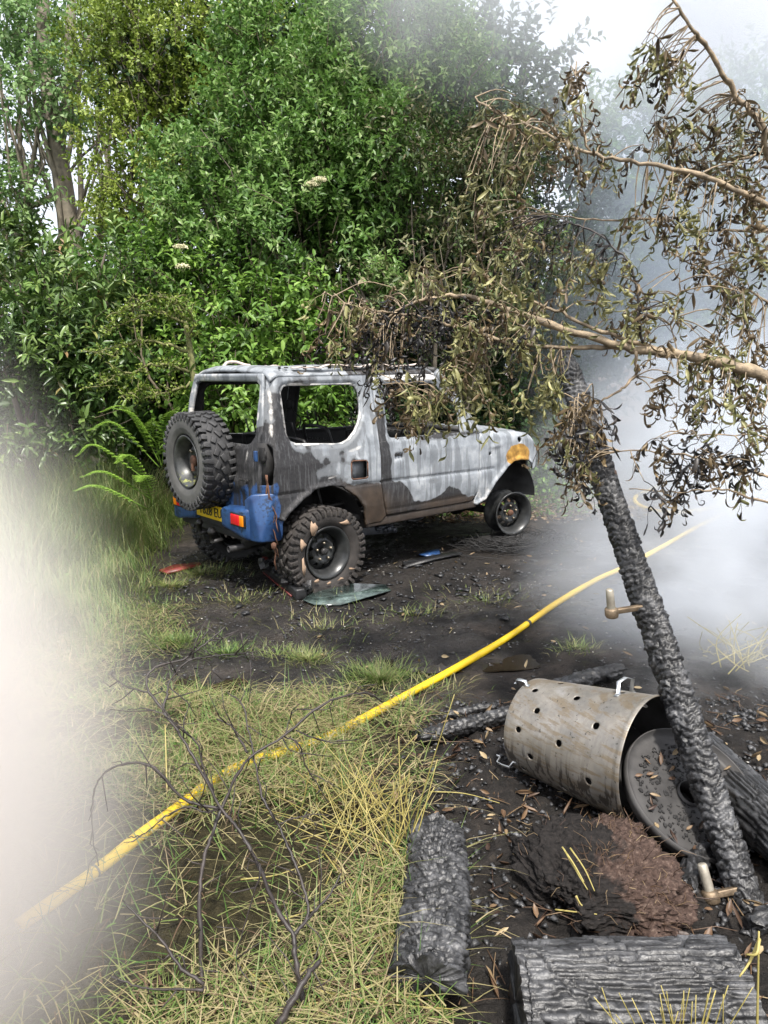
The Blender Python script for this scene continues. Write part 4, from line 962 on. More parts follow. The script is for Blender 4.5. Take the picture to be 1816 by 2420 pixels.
# rear bumper, lamps, plate, towbar
def hull(name, pts, mat, bev=.018, parent=car, seg=3):
    bm = bmesh.new()
    for p_ in pts: bm.verts.new(p_)
    bmesh.ops.convex_hull(bm, input=bm.verts[:]); bmesh.ops.dissolve_limit(bm, angle_limit=.05, verts=bm.verts[:], edges=bm.edges[:])
    bmesh.ops.bevel(bm, geom=bm.edges[:], offset=bev, segments=seg, profile=.6, affect='EDGES', clamp_overlap=True)
    bmesh.ops.recalc_face_normals(bm, faces=bm.faces[:])
    mb = MB(); mb.bm(bm); return mb.build(name, mat, parent)
bp = hull('rear_bumper', [(-.47, -.46, .47), (-.47, .62, .47), (-.47, -.46, .60), (-.47, .62, .60), (-.55, -.46, .48), (-.55, .60, .48), (-.55, -.46, .60), (-.55, .60, .60)], MAT['soot'], .02)
for sg in (-1, 1):
    lo = hull('bumper_corner', [(-.44, sg * .20, .50), (-.44, sg * .70, .44), (-.60, sg * .22, .52), (-.60, sg * .60, .46), (-.60, sg * .22, .665), (-.60, sg * .60, .70), (-.46, sg * .20, .68), (-.44, sg * .70, .72)], MAT['bumper'], .03)
    hull('bumper_end', [(-.35, sg * .735, .66), (-.35, sg * .70, .66), (-.58, sg * .58, .46), (-.55, sg * .72, .46), (-.36, sg * .735, .45), (-.58, sg * .56, .76), (-.57, sg * .64, .81), (-.42, sg * .735, .815), (-.40, sg * .60, .81)], MAT['bumper'], .028)
    for (y0, y1, mm) in ((.40, .525, 'lamp_red'), (.53, .585, 'lamp_amber')):
        lm = MB(); lm.box((-.602, sg * (y0 + y1) / 2, .615 + .01 * sg), (.012, (y1 - y0) / 2, .040), bev=.006); lm.build('rear_lamp', MAT[mm], lo)
    fr = MB(); fr.box((-.597, sg * .4925, .615 + .01 * sg), (.010, .105, .050), bev=.006); fr.build('lamp_surround', MAT['plate_black'], lo)
pl = MB(); pl.box((-.575, -.02, .600), (.006, .26, .056), bev=.004); plo = pl.build('number_plate', MAT['plate_yellow'], car)
text('Y828 EU', .105, .002, 'lettering', MAT['plate_black'], plo, Matrix.Translation((-.583, -.02, .602)) @ BK, 0, 1.02)
tag(plo, 'yellow rear number plate with black lettering')
mb = MB(); mb.box((-.50, .05, .47), (.03, .55, .045), bev=.008); mb.build('tow_bar', MAT['soot'], car)
for (yy, zz_, rr_) in ((.10, .50, .030), (-.10, .46, .036)):
    mb = MB(); mb.lathe([(-.09, .018), (-.02, .016), (-rr_ * .8, rr_ * .6), (0, rr_), (rr_ * .8, rr_ * .6), (rr_, 0)], 18, 'z', c=(-.62, yy, zz_)); mb.tube([(-.53, yy, zz_ - .08), (-.62, yy, zz_ - .085)], .02, 6); mb.build('tow_ball', MAT['sooty_steel'], car)
mb = MB(); mb.lathe([(-.62, .026), (-.30, .026), (-.30, .021), (-.62, .021)], 16, 'x', closed=True, c=(0, -.36, .36)); mb.build('exhaust_pipe', MAT['sooty_steel'], car)
for yy in (-.38, .38):
    mb = MB(); mb.box((1.0, yy, .42), (1.5, .04, .05)); mb.build('chassis_rail', MAT['soot'], car)
for xx_ in (0, 2.23):
    mb = MB(); mb.tube([(xx_, -.62, .30), (xx_, -.15, .29), (xx_, 0, .29), (xx_, .15, .29), (xx_, .62, .30)], [.035, .04, .11, .04, .035], 10); mb.build('axle', MAT['soot'], car)
mb = MB(); mb.box((1.2, 0, .36), (.35, .22, .08), bev=.03); mb.box((2.25, 0, .75), (.35, .38, .22), bev=.03); mb.build('engine', MAT['soot'], car)
simple('scorched_step', (.02, .024, .032), .45, var=.5, scale=14, bump=.7)
mb = MB(); mb.box((.62, -.60, .36), (.2, .03, .035), rotm('Y', .08), bev=.01); r = np.random.default_rng(6)
for i in range(14): mb.box((.42 + i * .03, -.62 + r.normal() * .02, .345 + r.normal() * .015), r.uniform(.006, .022, 3), rotm('X', r.random() * 3))
mb.build('side_step', MAT['scorched_step'], car)
mb = MB()                                              # burnt wiring hanging at the rear corner
for k in range(4):
    r = np.random.default_rng(30 + k); t = np.linspace(0, 1, 12)
    mb.tube(np.stack([-.47 + .05 * t + r.normal(size=12) * .008, -.70 - .02 * k * t + r.normal(size=12) * .008, .95 - t * (.72 - .1 * k)], 1), .004 + .003 * (k == 0), 5)
mb.lathe([(-.03, 0), (-.02, .02), (.02, .02), (.03, 0)], 10, 'z', c=(-.44, -.72, .42)); mb.build('hanging_wires', MAT['rusty'], car)

# ================================================================ charred timber
s = NT('char'); ob = s.pos(); av = s.attr()
n1 = s.noise(9, 5, .6, ob); n2 = s.noise(70, 4, .65, ob); n3 = s.noise(3.2, 3, .5, ob)
vo = s.n('TexVoronoi', feature='DISTANCE_TO_EDGE'); nd = s.n('TexNoise'); s.set(nd.inputs['Vector'], ob); nd.inputs['Scale'].default_value = 30
vm = s.n('VectorMath', operation='MULTIPLY_ADD'); s.set(vm.inputs[0], nd.outputs['Color']); vm.inputs[1].default_value = (.05, .05, .05); s.set(vm.inputs[2], ob)
s.set(vo.inputs['Vector'], vm.outputs[0]); vo.inputs['Scale'].default_value = 62
ck = s.step(vo.outputs[0], .0, .14)
c = s.ramp(av, [(0, (.004, .004, .004)), (.4, (.016, .016, .017)), (1, (.075, .076, .08))])
c = s.mix(s.math('MULTIPLY', s.step(n1, .50, .68), .65), c, s.ramp(n2, [(.3, (.05, .052, .056)), (.7, (.17, .17, .175))]))
c = s.mix(s.math('MULTIPLY', s.step(n3, .68, .74), .5), c, (.14, .065, .03))
c = s.mix(s.math('MULTIPLY', s.math('SUBTRACT', 1., ck), .2), c, (.004, .004, .004))
s.bsdf(c, s.math('ADD', .30, s.math('MULTIPLY', n2, .35)), 0, .6, s.bump(s.math('ADD', s.math('MULTIPLY', n2, .6), s.math('MULTIPLY', ck, .2)), .45, .004)); MAT['char'] = s.m
s = NT('peat'); ob = s.pos(); n1 = s.noise(7, 5, .6, ob); n2 = s.noise(60, 4, .7, ob)
c = s.ramp(n2, [(.3, (.018, .011, .009)), (.55, (.07, .046, .037)), (.75, (.17, .125, .10))])
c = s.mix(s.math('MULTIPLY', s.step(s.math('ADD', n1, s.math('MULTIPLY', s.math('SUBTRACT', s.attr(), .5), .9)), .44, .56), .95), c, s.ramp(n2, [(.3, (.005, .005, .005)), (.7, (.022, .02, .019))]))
s.bsdf(c, .9, 0, .2, s.bump(n2, .8, .012)); MAT['peat'] = s.m
simple('hinge_steel', (.20, .15, .10), .55, .6, var=.45, scale=30, bump=.3)
simple('pin_steel', (.36, .33, .27), .5, .5, var=.25, scale=30, bump=.2)

def voro(u, v, nv, seed):
    iu, iv = np.floor(u), np.floor(v); d1 = np.full(u.shape, 9.); d2 = np.full(u.shape, 9.); hid = np.zeros(u.shape)
    for a in (-1, 0, 1):
        for b in (-1, 0, 1):
            cu, cv = iu + a, iv + b; cw = np.mod(cv, nv)
            pu = cu + .15 + .7 * _h(cu, cw, cu * 0, seed); pv = cv + .15 + .7 * _h(cu, cw, cu * 0 + 7, seed)
            d = np.hypot(u - pu, v - pv); h = _h(cu, cw, cu * 0 + 3, seed)
            nb_ = d < d1; d2 = np.where(nb_, d1, np.minimum(d2, d)); hid = np.where(nb_, h, hid); d1 = np.where(nb_, d, d1)
    return d2 - d1, hid
def charred(p0, p1, r0, r1, seed, cu=.045, nv=7, depth=.012, res=.009, sect=None, bend=.02, taper=None, lump=.12, endd=.03, fk=.3):
    p0 = np.asarray(p0, float); p1 = np.asarray(p1, float); L = np.linalg.norm(p1 - p0); ax = (p1 - p0) / L
    ref = np.array([0, 0, 1.]) if abs(ax[2]) < .8 else np.array([0, -1., 0])
    sd_ = nrm(np.cross(ref, ax)); up_ = np.cross(ax, sd_)
    nu = max(8, int(L / res)); na = max(16, int(2 * pi * max(r0, r1) / res))
    u = np.linspace(0, 1, nu); an = np.arange(na) * 2 * pi / na
    U, A = np.meshgrid(u, an, indexing='ij')
    def brick(cu_, nv_, sd2):
        uu = U * L / cu_ + 1.1 * (fbm(np.cos(A) * 2.2 + U * L * 9, np.sin(A) * 2.2, U * L * 8, s=sd2, o=4) - .5) * 2 + .9 * (vnoise(A * 1.3, U * 0 + sd2, s=sd2) - .5)
        ro = np.floor(uu); fu = uu - ro
        nr = np.maximum(3, np.round(nv_ * (.65 + .7 * _h(ro, ro * 0, ro * 0, sd2))))
        vv = A / (2 * pi) * nr + _h(ro, ro * 0 + 1, ro * 0, sd2) + .45 * (fbm(uu * 1.1, A * 4, s=sd2 + 2, o=3) - .5) * 2
        co_ = np.mod(np.floor(vv), nr); fv = vv - np.floor(vv)
        cv = 2 * pi * max(r0, r1) / nr
        d = np.minimum(np.minimum(fu, 1 - fu) * cu_, np.minimum(fv, 1 - fv) * cv)
        h_ = _h(ro, co_, ro * 0 + 2, sd2); t1 = _h(ro, co_, ro * 0 + 5, sd2) - .5; t2 = _h(ro, co_, ro * 0 + 6, sd2) - .5
        return d, h_, t1 * (fu - .5) + t2 * (fv - .5)
    d1_, hid, tilt = brick(cu, nv, seed); d2_, hid2, tilt2 = brick(cu * .45, nv * 2, seed + 50)
    cw_ = min(.008, cu * .3); blk = sstep(0.0, cw_, d1_); fine = sstep(0.0, cw_ * .6, d2_)
    R = (r0 + (r1 - r0) * U)
    if taper is not None: R = R * taper(U)
    if sect is not None: R = R * sect(A)
    ca, sa = np.cos(A), np.sin(A)
    R = R * (1 + lump * (fbm(ca * 1.4 + seed, sa * 1.4, U * L * 4, s=seed, o=3) - .5) * 2)
    R = R + depth * (blk - .75) + depth * (.7 * (hid - .5) + 1.1 * tilt) * blk + depth * fk * (fine - .8) + depth * (.2 * (hid2 - .5) + .35 * tilt2) + (fbm(ca * R * 60, sa * R * 60, U * L * 60, s=seed + 3, o=2) - .5) * depth * .22
    cen = p0 + ax * (U[..., None] * L) + sd_ * (np.sin(U * 3.1 + seed) * bend)[..., None] + ax * ((fbm(ca * 2 + seed, sa * 2, U * 0, s=seed + 8) - .5) * endd * 2 * np.where(U < .04, 1, np.where(U > .96, 1, 0)))[..., None]
    V = cen + sd_ * (ca * R)[..., None] + up_ * (sa * R)[..., None]
    i = np.arange(nu - 1)[:, None] * na + np.arange(na)[None]; j = np.arange(nu - 1)[:, None] * na + (np.arange(na)[None] + 1) % na
    q = np.stack([i, j, j + na, i + na], -1).reshape(-1, 4); V = V.reshape(-1, 3); att = (blk * (.55 + .45 * fine) * (.35 + .5 * hid)).ravel()
    mb = MB(); mb.add(V, q, None, att)
    for e, k in ((0, 0), (1, nu - 1)):                # ragged end faces, three rings in
        ring = V[k * na:(k + 1) * na]; c0 = ring.mean(0); rows = [ring]
        for t, sm_ in ((.7, na // 14), (.4, na // 6), (.12, na // 3)): rows.append(c0 + (np.mean([np.roll(ring, j_, 0) for j_ in range(-sm_, sm_ + 1)], 0) - c0) * t * (1 + .25 * (sm_ > na // 8)) + ax * ((fbm(ring[:, 0] * 40, ring[:, 2] * 40, ring[:, 1] * 40, s=seed) - .5) * .03)[:, None] * (1 if t < .9 else 0))
        vv = np.concatenate(rows + [c0[None]]); qq = []; tt_ = []
        for a in range(3):
            for b in range(na):
                b1 = (b + 1) % na; f4 = (a * na + b, a * na + b1, (a + 1) * na + b1, (a + 1) * na + b); qq.append(f4 if e else f4[::-1])
        for b in range(na): tt_.append((3 * na + b, 3 * na + (b + 1) % na, 4 * na) if e else (3 * na + (b + 1) % na, 3 * na + b, 4 * na))
        mb.add(vv, qq, tt_, .3)
    return mb
def thing_mesh(mb, name, mat, label, cat, group=None, base=None):
    me = mb.mesh(name, cat in ('hose',)); co = np.concatenate(mb.v); b = np.array(base if base is not None else [*co[:, :2].mean(0), co[:, 2].min()])
    me.vertices.foreach_set('co', (co - b).astype(np.float32).ravel()); me.update()
    o = link(name, me, mat); o.location = b; tag(o, label, cat, group); return o

# leaning gate post with its hinge pin
PB, PT = G(1622, 1965), P(1226, 765, 4.0)
post = empty('charred_post', PB); tag(post, 'leaning charred wooden gate post with deep cracked char and an iron hinge pin', 'post')
pm = charred(PB - (0, 0, .03), PT, .064, .062, 5, .032, 5, .014, .0052, lambda A: 1 - .22 * sstep(.55, 1, np.cos(A - 2.9)), .012, lambda U: 1 - .35 * sstep(.93, 1, U) - .12 * sstep(.22, .0, U))
pm.v = [v - PB for v in pm.v]; pm.build('timber', MAT['char'], post, False)
hp = P(1392, 1310, 0) if False else None
ph = PB + (PT - PB) * .46; ph_px = None
def along(py):                                        # point of the post axis seen at a given view row
    lo, hi = 0., 1.
    for _ in range(30):
        m = (lo + hi) / 2; q = PB + (PT - PB) * m - CAM; yy = IH / 2 - F_PX * (q @ UP) / (q @ FWD)
        if yy > py * IW / 1660: lo = m
        else: hi = m
    return PB + (PT - PB) * lo
def hinge(c, dirx, pin, L=.13):
    mb = MB(); c = np.asarray(c); e = c + dirx * L
    sd2 = nrm(np.cross(dirx, pin))
    rot = np.stack([dirx, sd2, pin], 1); mb.box((c + e) / 2, (L / 2, .010, .011), rot, bev=.004)
    me1 = mb
    m2 = MB(); m2.lathe([(-.022, 0), (-.022, .024), (-.016, .027), (.012, .027), (.018, .020), (.018, 0)], 20, 'z'); m2.v = [v @ rot.T + e for v in m2.v]
    m3 = MB(); m3.lathe([(.012, .017), (.07, .016), (.095, .0155), (.10, .012), (.10, 0)], 16, 'z'); m3.v = [v @ rot.T + e for v in m3.v]
    return me1, m2, m3
hc = along(1308); hpin = empty('hinge_pin', (0, 0, 0), 0, post)
for mb_, nm_, mm in zip(hinge(hc - PB + np.array([-.04, -.02, 0]), nrm(np.array([-1., -.12, -.10])), nrm(np.array([-.16, -.1, 1.]))), ('arm', 'eye', 'pin'), ('hinge_steel', 'hinge_steel', 'pin_steel')):
    mb_.build(nm_, MAT[mm], hpin)
h2 = empty('gate_hinge', G(1550, 1955)); tag(h2, 'rusty iron hinge pin lying on burnt ground beside the post foot', 'hinge')
for mb_, nm_, mm in zip(hinge(np.array([.10, .02, .045]), nrm(np.array([-1., -.05, -.18])), nrm(np.array([-.22, .35, 1.])), .12), ('arm', 'eye', 'pin'), ('hinge_steel', 'hinge_steel', 'pin_steel')):
    mb_.build(nm_, MAT[mm], h2)

half = lambda A: np.where(np.sin(A) < 0, 1 - .62 * sstep(0, .8, -np.sin(A)), 1 - .25 * sstep(.3, 1, np.sin(A)))
thing_mesh(charred(G(948, 1805, .07), G(915, 2125, .09), .100, .106, 12, .028, 11, .010, .0040, half, .015, None, .13), 'charred_log', MAT['char'], 'short charred split log with fine cracked surface lying in the yellow grass', 'log')
thing_mesh(charred(G(1112, 2150, .12), G(1600, 2165, .12), .148, .140, 17, .15, 34, .011, .0048, lambda A: 1 - .18 * sstep(.4, 1, np.sin(A)), .012, None, .10), 'charred_log', MAT['char'], 'thick charred log lying across the bottom right corner', 'log')
thing_mesh(charred(G(1500, 1610, .10), G(1800, 1905, .12), .10, .11, 23, .16, 26, .011, .006, lambda A: 1 - .3 * sstep(.4, 1, np.sin(A)), .01, None, .10), 'charred_beam', MAT['char'], 'broad charred beam lying in smoke right of the drum behind the post', 'beam')
thing_mesh(charred(G(905, 1592, .035), G(1165, 1525, .04), .036, .045, 29, .035, 9, .009, .007, None, .012, None, .15), 'charred_branch', MAT['char'], 'charred branch on the ground left of the drum', 'branch')
thing_mesh(charred(G(972, 1542, .025), G(1075, 1528, .03), .022, .026, 31, .03, 7, .007, .007, None, .01, None, .2), 'charred_branch', MAT['char'], 'short charred stub behind the longer charred branch', 'branch')
thing_mesh(charred(G(1165, 1500, .045), G(1345, 1448, .05), .050, .04, 37, .04, 8, .010, .009, None, .02, None, .2), 'charred_branch', MAT['char'], 'charred branch fading into smoke behind the drum', 'branch')
thing_mesh(charred(G(1490, 1930, .03), G(1535, 1830, .05), .03, .045, 38, .04, 8, .010, .008, None, .02, None, .25), 'charred_branch', MAT['char'], 'stubby black branch below the drum mouth beside the hinge', 'branch')
thing_mesh(charred(G(1640, 2010, .03), G(1700, 1970, .04), .035, .045, 39, .04, 8, .010, .008, None, .02, None, .25), 'charred_branch', MAT['char'], 'small grey charred piece at the right edge by the post foot', 'branch')

# burnt root ball / peat stump with a hollow under its left side
c0 = G(1285, 1920); nu, nv_ = 150, 90
U, V = np.meshgrid(np.linspace(0, 2 * pi, nu, endpoint=False), np.linspace(-.25, pi / 2, nv_), indexing='ij')
pw_ = lambda t: np.sign(t) * np.abs(t) ** .62
x = pw_(np.cos(U)) * pw_(np.cos(V)); y = pw_(np.sin(U)) * pw_(np.cos(V)); z = pw_(np.sin(V))
R = 1 + .35 * (fbm(x * 2 + 3, y * 2, z * 2, s=51) - .5) + .42 * (fbm(x * 5, y * 5, z * 5, s=52, o=4) - .5) + .26 * (fbm(x * 19, y * 19, z * 19, s=53, o=4, g=.65) - .5)
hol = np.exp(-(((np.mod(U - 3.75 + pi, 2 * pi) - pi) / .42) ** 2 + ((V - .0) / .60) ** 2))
R = R * (1 - .88 * hol)
sx, sy, sz = .245, .265, .125
V3 = np.stack([x * R * sx, y * R * sy, z * R * sz * (1 + .25 * x)], -1)
i = np.arange(nu); i1 = (i + 1) % nu; j = np.arange(nv_ - 1)
q = np.stack([i[:, None] * nv_ + j, i1[:, None] * nv_ + j, i1[:, None] * nv_ + j + 1, i[:, None] * nv_ + j + 1], -1).reshape(-1, 4)
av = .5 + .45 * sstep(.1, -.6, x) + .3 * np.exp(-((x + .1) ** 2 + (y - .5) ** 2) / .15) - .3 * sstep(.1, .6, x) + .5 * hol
st = empty('burnt_stump', c0); tag(st, 'burnt peaty root stump with red-brown fibres and a black hollow', 'stump')
link('root_mass', mesh_np('root_mass', V3.reshape(-1, 3), q, attr=av.ravel()), MAT['peat'], st)
fb = MB(); r = np.random.default_rng(61); k = r.integers(0, nu * nv_, 500); pts = V3.reshape(-1, 3)[k]
for p_, a_ in zip(pts, av.ravel()[k]):
    if a_ < .75 or r.random() < .2:
        d = nrm(r.normal(size=3) + nrm(p_) * .5); L = r.uniform(.02, .07)
        fb.tube([p_, p_ + d * L * .5 + (0, 0, .006), p_ + d * L + r.normal(size=3) * .01], [.0013, .001, .0006], 3, r.random() ** 2, False)
tag(fb.build('fibres', MAT['dead_leaf'], st), kind='stuff')

# ---------------------------------------------------------------- galvanised incinerator drum
s = NT('galvanised'); ob = s.obj(); n1 = s.noise(6, 5, .6, ob); n2 = s.noise(1, 5, .65, s.obj((9, 9, 60))); n3 = s.noise(1, 4, .6, s.obj((50, 50, 2.5)))
sx_ = s.n('SeparateXYZ'); s.set(sx_.inputs[0], ob)
c = s.ramp(n1, [(.3, (.17, .165, .155)), (.55, (.27, .25, .22)), (.75, (.38, .38, .38))])
c = s.mix(s.math('MULTIPLY', s.step(n2, .47, .61), .7), c, (.19, .145, .09))
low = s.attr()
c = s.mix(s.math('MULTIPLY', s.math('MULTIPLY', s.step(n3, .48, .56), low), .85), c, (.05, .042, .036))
c = s.mix(s.math('MULTIPLY', s.step(s.noise(60, 3, .6, ob), .62, .70), .7), c, (.035, .03, .026))
s.bsdf(c, s.math('ADD', .34, s.math('MULTIPLY', n1, .3)), .55, .5, s.bump(n1, .12, .01)); MAT['galv'] = s.m
simple('galv_inside', (.05, .048, .047), .6, .3, var=.5, scale=9, bump=.2)
simple('galv_bright', (.50, .52, .54), .35, .8, var=.2, scale=10)
DR = G(1402, 1772); az = radians(47); AX = np.array([cos(az), -sin(az), 0]); DL = DR - AX * .55
CR = DR + (0, 0, .248); CL = np.array([DL[0], DL[1], float(gh(DL[0], DL[1])) + .20])
drum = empty('incinerator_drum', DR); tag(drum, 'galvanised steel incinerator drum with round air holes lying on its side', 'drum')
ax = nrm(CR - CL); LEN = np.linalg.norm(CR - CL); e1 = nrm(np.cross((0, 0, 1.), ax)); e2 = np.cross(ax, e1)
def dpt(t, a, off=0.0):
    r_ = .200 + (.248 - .200) * np.clip(t / LEN, 0, 1.05) + off
    return (CL - DR) + ax * np.asarray(t)[..., None] + (np.cos(a) * r_)[..., None] * e1 + (np.sin(a) * r_)[..., None] * e2
# holes: staggered rows as seen on the near side, carried on round the drum
HOLES = []
for k in range(14):
    a = 2 * pi * k / 14 + .12
    for t in ((.14, .42) if k % 2 else (.075, .28)): HOLES.append((t, a))
RM = .224; circ = 2 * pi * RM
def sd(t, w_):
    d = np.maximum(-t, t - LEN)
    for (ht, ha) in HOLES:
        dw = (w_ - ha * RM + circ / 2) % circ - circ / 2
        d = np.maximum(d, -(np.hypot(t - ht, dw) - .0135))
    return d
nw = int(circ / .0062); res = circ / nw
t, w_, q = panel(sd, -.003, LEN + .003, 0, circ - res, res)
a = w_ / RM
keepw = dpt(t, a)
# zip the seam: last column to first
key = {}
me_v = keepw; col0 = np.where(w_ < res * .3)[0]; colN = np.where(w_ > circ - res * 2.2)[0]
rim_ring = .0015 * np.exp(-((t - .02) / .01) ** 2) + .004 * np.exp(-((t - LEN + .012) / .008) ** 2)
keepw = dpt(t, a, rim_ring)
lowa = sstep(.0, -.7, np.sin(a)) 
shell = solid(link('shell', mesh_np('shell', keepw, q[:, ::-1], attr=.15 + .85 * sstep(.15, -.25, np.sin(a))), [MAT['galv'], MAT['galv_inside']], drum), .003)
sm = MB(); tt = np.linspace(0, LEN, 12); aa = np.linspace(circ / RM - 2.6 * res / RM, circ / RM + .6 * res / RM, 4)
T_, A_ = np.meshgrid(tt, aa, indexing='ij'); iq = (np.arange(11)[:, None] * 4 + np.arange(3)[None]).ravel()
sm.add(dpt(T_, A_, .0015).reshape(-1, 3), np.stack([iq, iq + 1, iq + 5, iq + 4], 1)); sm.build('seam_strip', MAT['galv'], drum)
bs = MB(); n = 48; an = np.arange(n) * 2 * pi / n; ring = dpt(np.full(n, .01), an, -.002)
bs.add(np.concatenate([ring, ring.mean(0)[None]]), None, [(n, (k + 1) % n, k) for k in range(n)]); bs.build('base_plate', MAT['galv_inside'], drum)
def strap(t0, a0, dt, da, lift, name, w=.016):
    mb = MB(); pr = []
    for f, l in ((-.25, .0005), (0, .001), (.03, lift), (.5, lift * 1.15), (.97, lift), (1, .001), (1.25, .0005)):
        pr.append(dpt(np.array(t0 + dt * f), np.array(a0 + da * f), l))
    pr = np.array(pr); tg = nrm(pr[-1] - pr[0]); rad = nrm(pr[3] - (CL - DR) - ax * ((pr[3] - (CL - DR)) @ ax)); sdv = np.cross(tg, rad) * w / 2
    v = np.concatenate([pr - sdv, pr + sdv, pr - sdv + rad * .003, pr + sdv + rad * .003]); m = len(pr); q = []
    for k in range(m - 1):
        q += [(k, k + 1, m + k + 1, m + k), (2 * m + k, 3 * m + k, 3 * m + k + 1, 2 * m + k + 1), (k, 2 * m + k, 2 * m + k + 1, k + 1), (m + k, m + k + 1, 3 * m + k + 1, 3 * m + k)]
    mb.add(v, q); mb.build(name, MAT['galv_bright'], drum, False)
a_top = math.atan2(e2[2], e1[2])
strap(LEN - .13, a_top + .02, .0, -.42, .048, 'handle')
strap(.03, a_top + 2.05, -.07, .0, .03, 'foot_bracket'); strap(.02, a_top + .25, -.05, .0, .02, 'foot_bracket')
# round lid with chimney hole, tipped out of the mouth
lc = P(1490, 1715, 2.47); lid = empty('drum_lid', lc); tag(lid, 'round flanged steel lid with a chimney hole tipped into the drum mouth', 'lid')
nz_ = nrm(np.array([.22, -.50, .84])); l1 = nrm(np.cross((0, 1., 0), nz_)); l2 = np.cross(nz_, l1); LR = np.stack([l1, l2, nz_], 1)
mb = MB(); mb.lathe([(.0, .045), (.004, .06), (.0, .22), (-.002, .245), (.030, .248), (.032, .253), (-.012, .256), (-.012, .06), (-.012, .045)], 64, 'z', closed=True)
mb.v = [v @ LR.T for v in mb.v]; mb.build('plate', MAT['galv_inside'], lid)
mb = MB(); mb.lathe([(-.06, .043), (.012, .043), (.014, .047), (-.06, .047)], 32, 'z', closed=True); mb.v = [v @ LR.T for v in mb.v]; mb.build('collar', MAT['galv_inside'], lid)
mb = MB(); r = np.random.default_rng(71)
for k in range(420):
    rr_ = .2 * math.sqrt(r.random()); t_ = r.random() * 6.28
    if rr_ < .05: continue
    mb.box(LR @ np.array([rr_ * cos(t_), rr_ * sin(t_), .004]), r.uniform(.001, .007, 3) * (1, 1, .5), LR @ rotm('Z', r.random() * 3), .2)
tag(mb.build('ash_crumbs', MAT['soot'], lid), kind='stuff')
LIDL = (lid, LR)

# ---------------------------------------------------------------- yellow fire hose
s = NT('hose_yellow'); n1 = s.noise(3, 4, .6, s.pos()); n2 = s.noise(60, 4, .7, s.pos())
c = s.ramp(n1, [(.3, (.62, .40, .006)), (.7, (.78, .55, .015))]); c = s.mix(s.math('MULTIPLY', s.step(n2, .60, .72), .6), c, (.16, .10, .02))
s.bsdf(c, .42, 0, .5, s.bump(n2, .1, .003)); MAT['hose'] = s.m
HP = [(40, 2000), (140, 1930), (225, 1868), (310, 1800), (380, 1748), (460, 1690), (530, 1650), (620, 1622), (695, 1598), (800, 1545), (900, 1490), (1000, 1435), (1100, 1375), (1200, 1305), (1290, 1252), (1350, 1225), (1430, 1182), (1500, 1142), (1560, 1112), (1600, 1085), (1618, 1060)]
hpth = crom([G(x_, y_, .024) for x_, y_ in HP], 8)
hm = MB(); hm.tube(hpth, .0215 * (1 + .05 * np.sin(np.arange(len(hpth)) * .37)), 12)
hose = thing_mesh(hm, 'fire_hose', MAT['hose'], 'bright yellow fire hose running diagonally across the burnt track', 'hose')
for f in (.09, .62):
    k = int(len(hpth) * f); cm = MB(); cm.tube([hpth[k], hpth[k] * .7 + hpth[k + 1] * .3], .0235, 12); cm.v = [v - np.array(hose.location) for v in cm.v]; cm.build('band', MAT['rubber'], hose)
hm = MB(); hm.tube(crom([G(x_, y_, .024) for x_, y_ in ((1780, 1010), (1640, 1045), (1560, 1088), (1490, 1106), (1430, 1106), (1385, 1094), (1372, 1076), (1400, 1060), (1470, 1030), (1600, 985), (1750, 960))], 8), .026, 10)
thing_mesh(hm, 'fire_hose', MAT['hose'], 'looped yellow hose lying in the smoke at right', 'hose')

# ---------------------------------------------------------------- things on the ground by the car
simple('red_plastic', (.15, .022, .018), .45, var=.5, scale=14, bump=.2)
simple('scorched_plastic', (.018, .018, .019), .4, var=.5, scale=14, bump=.7)
def shard(pts, th, mat, name, label, cat, up=.012):
    g_ = [G(*p_) for p_ in pts]; c = np.mean(g_, 0); mb = MB(); n = len(g_); r = np.random.default_rng(len(label))
    top = np.array(g_) - c + (0, 0, up + th) + r.normal(size=(n, 3)) * (0, 0, .006); bot = top - (0, 0, th)
    t = [(0, k, k + 1) for k in range(1, n - 1)] + [(n, n + k + 1, n + k) for k in range(1, n - 1)]
    mb.add(np.concatenate([top, bot]), [(k, n + k, n + (k + 1) % n, (k + 1) % n) for k in range(n)], t)
    o = mb.build(name, MAT[mat], None, False); o.location = c; tag(o, label, cat); return o
shard([(345, 1238), (375, 1228), (432, 1219), (436, 1227), (395, 1238), (362, 1244)], .018, 'red_plastic', 'lamp_fragment', 'red plastic lamp fragment on the mud left of the car', 'fragment')
s = NT('dirty_glass'); n1 = s.noise(9, 5, .7, s.pos()); c = s.ramp(n1, [(.35, (.012, .017, .016)), (.55, (.06, .085, .078)), (.72, (.20, .26, .24))]); s.bsdf(c, .12, 0, .6, s.bump(s.noise(60, 3, .6, s.pos()), .15, .004)); MAT['glass'] = s.m
shard([(655, 1300), (690, 1272), (760, 1266), (832, 1268), (846, 1280), (800, 1296), (735, 1312), (680, 1314)], .006, 'glass', 'window_pane', 'sooty greenish window pane lying flat in front of the rear wheel', 'glass', .02)
shard([(868, 1222), (900, 1212), (985, 1198), (1000, 1203), (940, 1214), (880, 1230)], .015, 'scorched_plastic', 'plastic_strip', 'melted black plastic strip on the ground under the door', 'debris')
shard([(905, 1204), (925, 1196), (948, 1192), (952, 1200), (925, 1206)], .012, 'bumper', 'plastic_strip', 'small blue plastic scrap behind the melted black strip', 'debris')
mb = MB(); a_, b_ = G(575, 1222, .06), G(652, 1285, .04); c = (a_ + b_) / 2; d = nrm(b_ - a_); sdv = nrm(np.cross((0, 0, 1.), d)); rot = np.stack([d, sdv, np.cross(d, sdv)], 1)
bc = empty('fallen_bumper_corner', c - (0, 0, .05)); tag(bc, 'scorched black bumper corner with a red edge lying against the rear wheel', 'bumper')
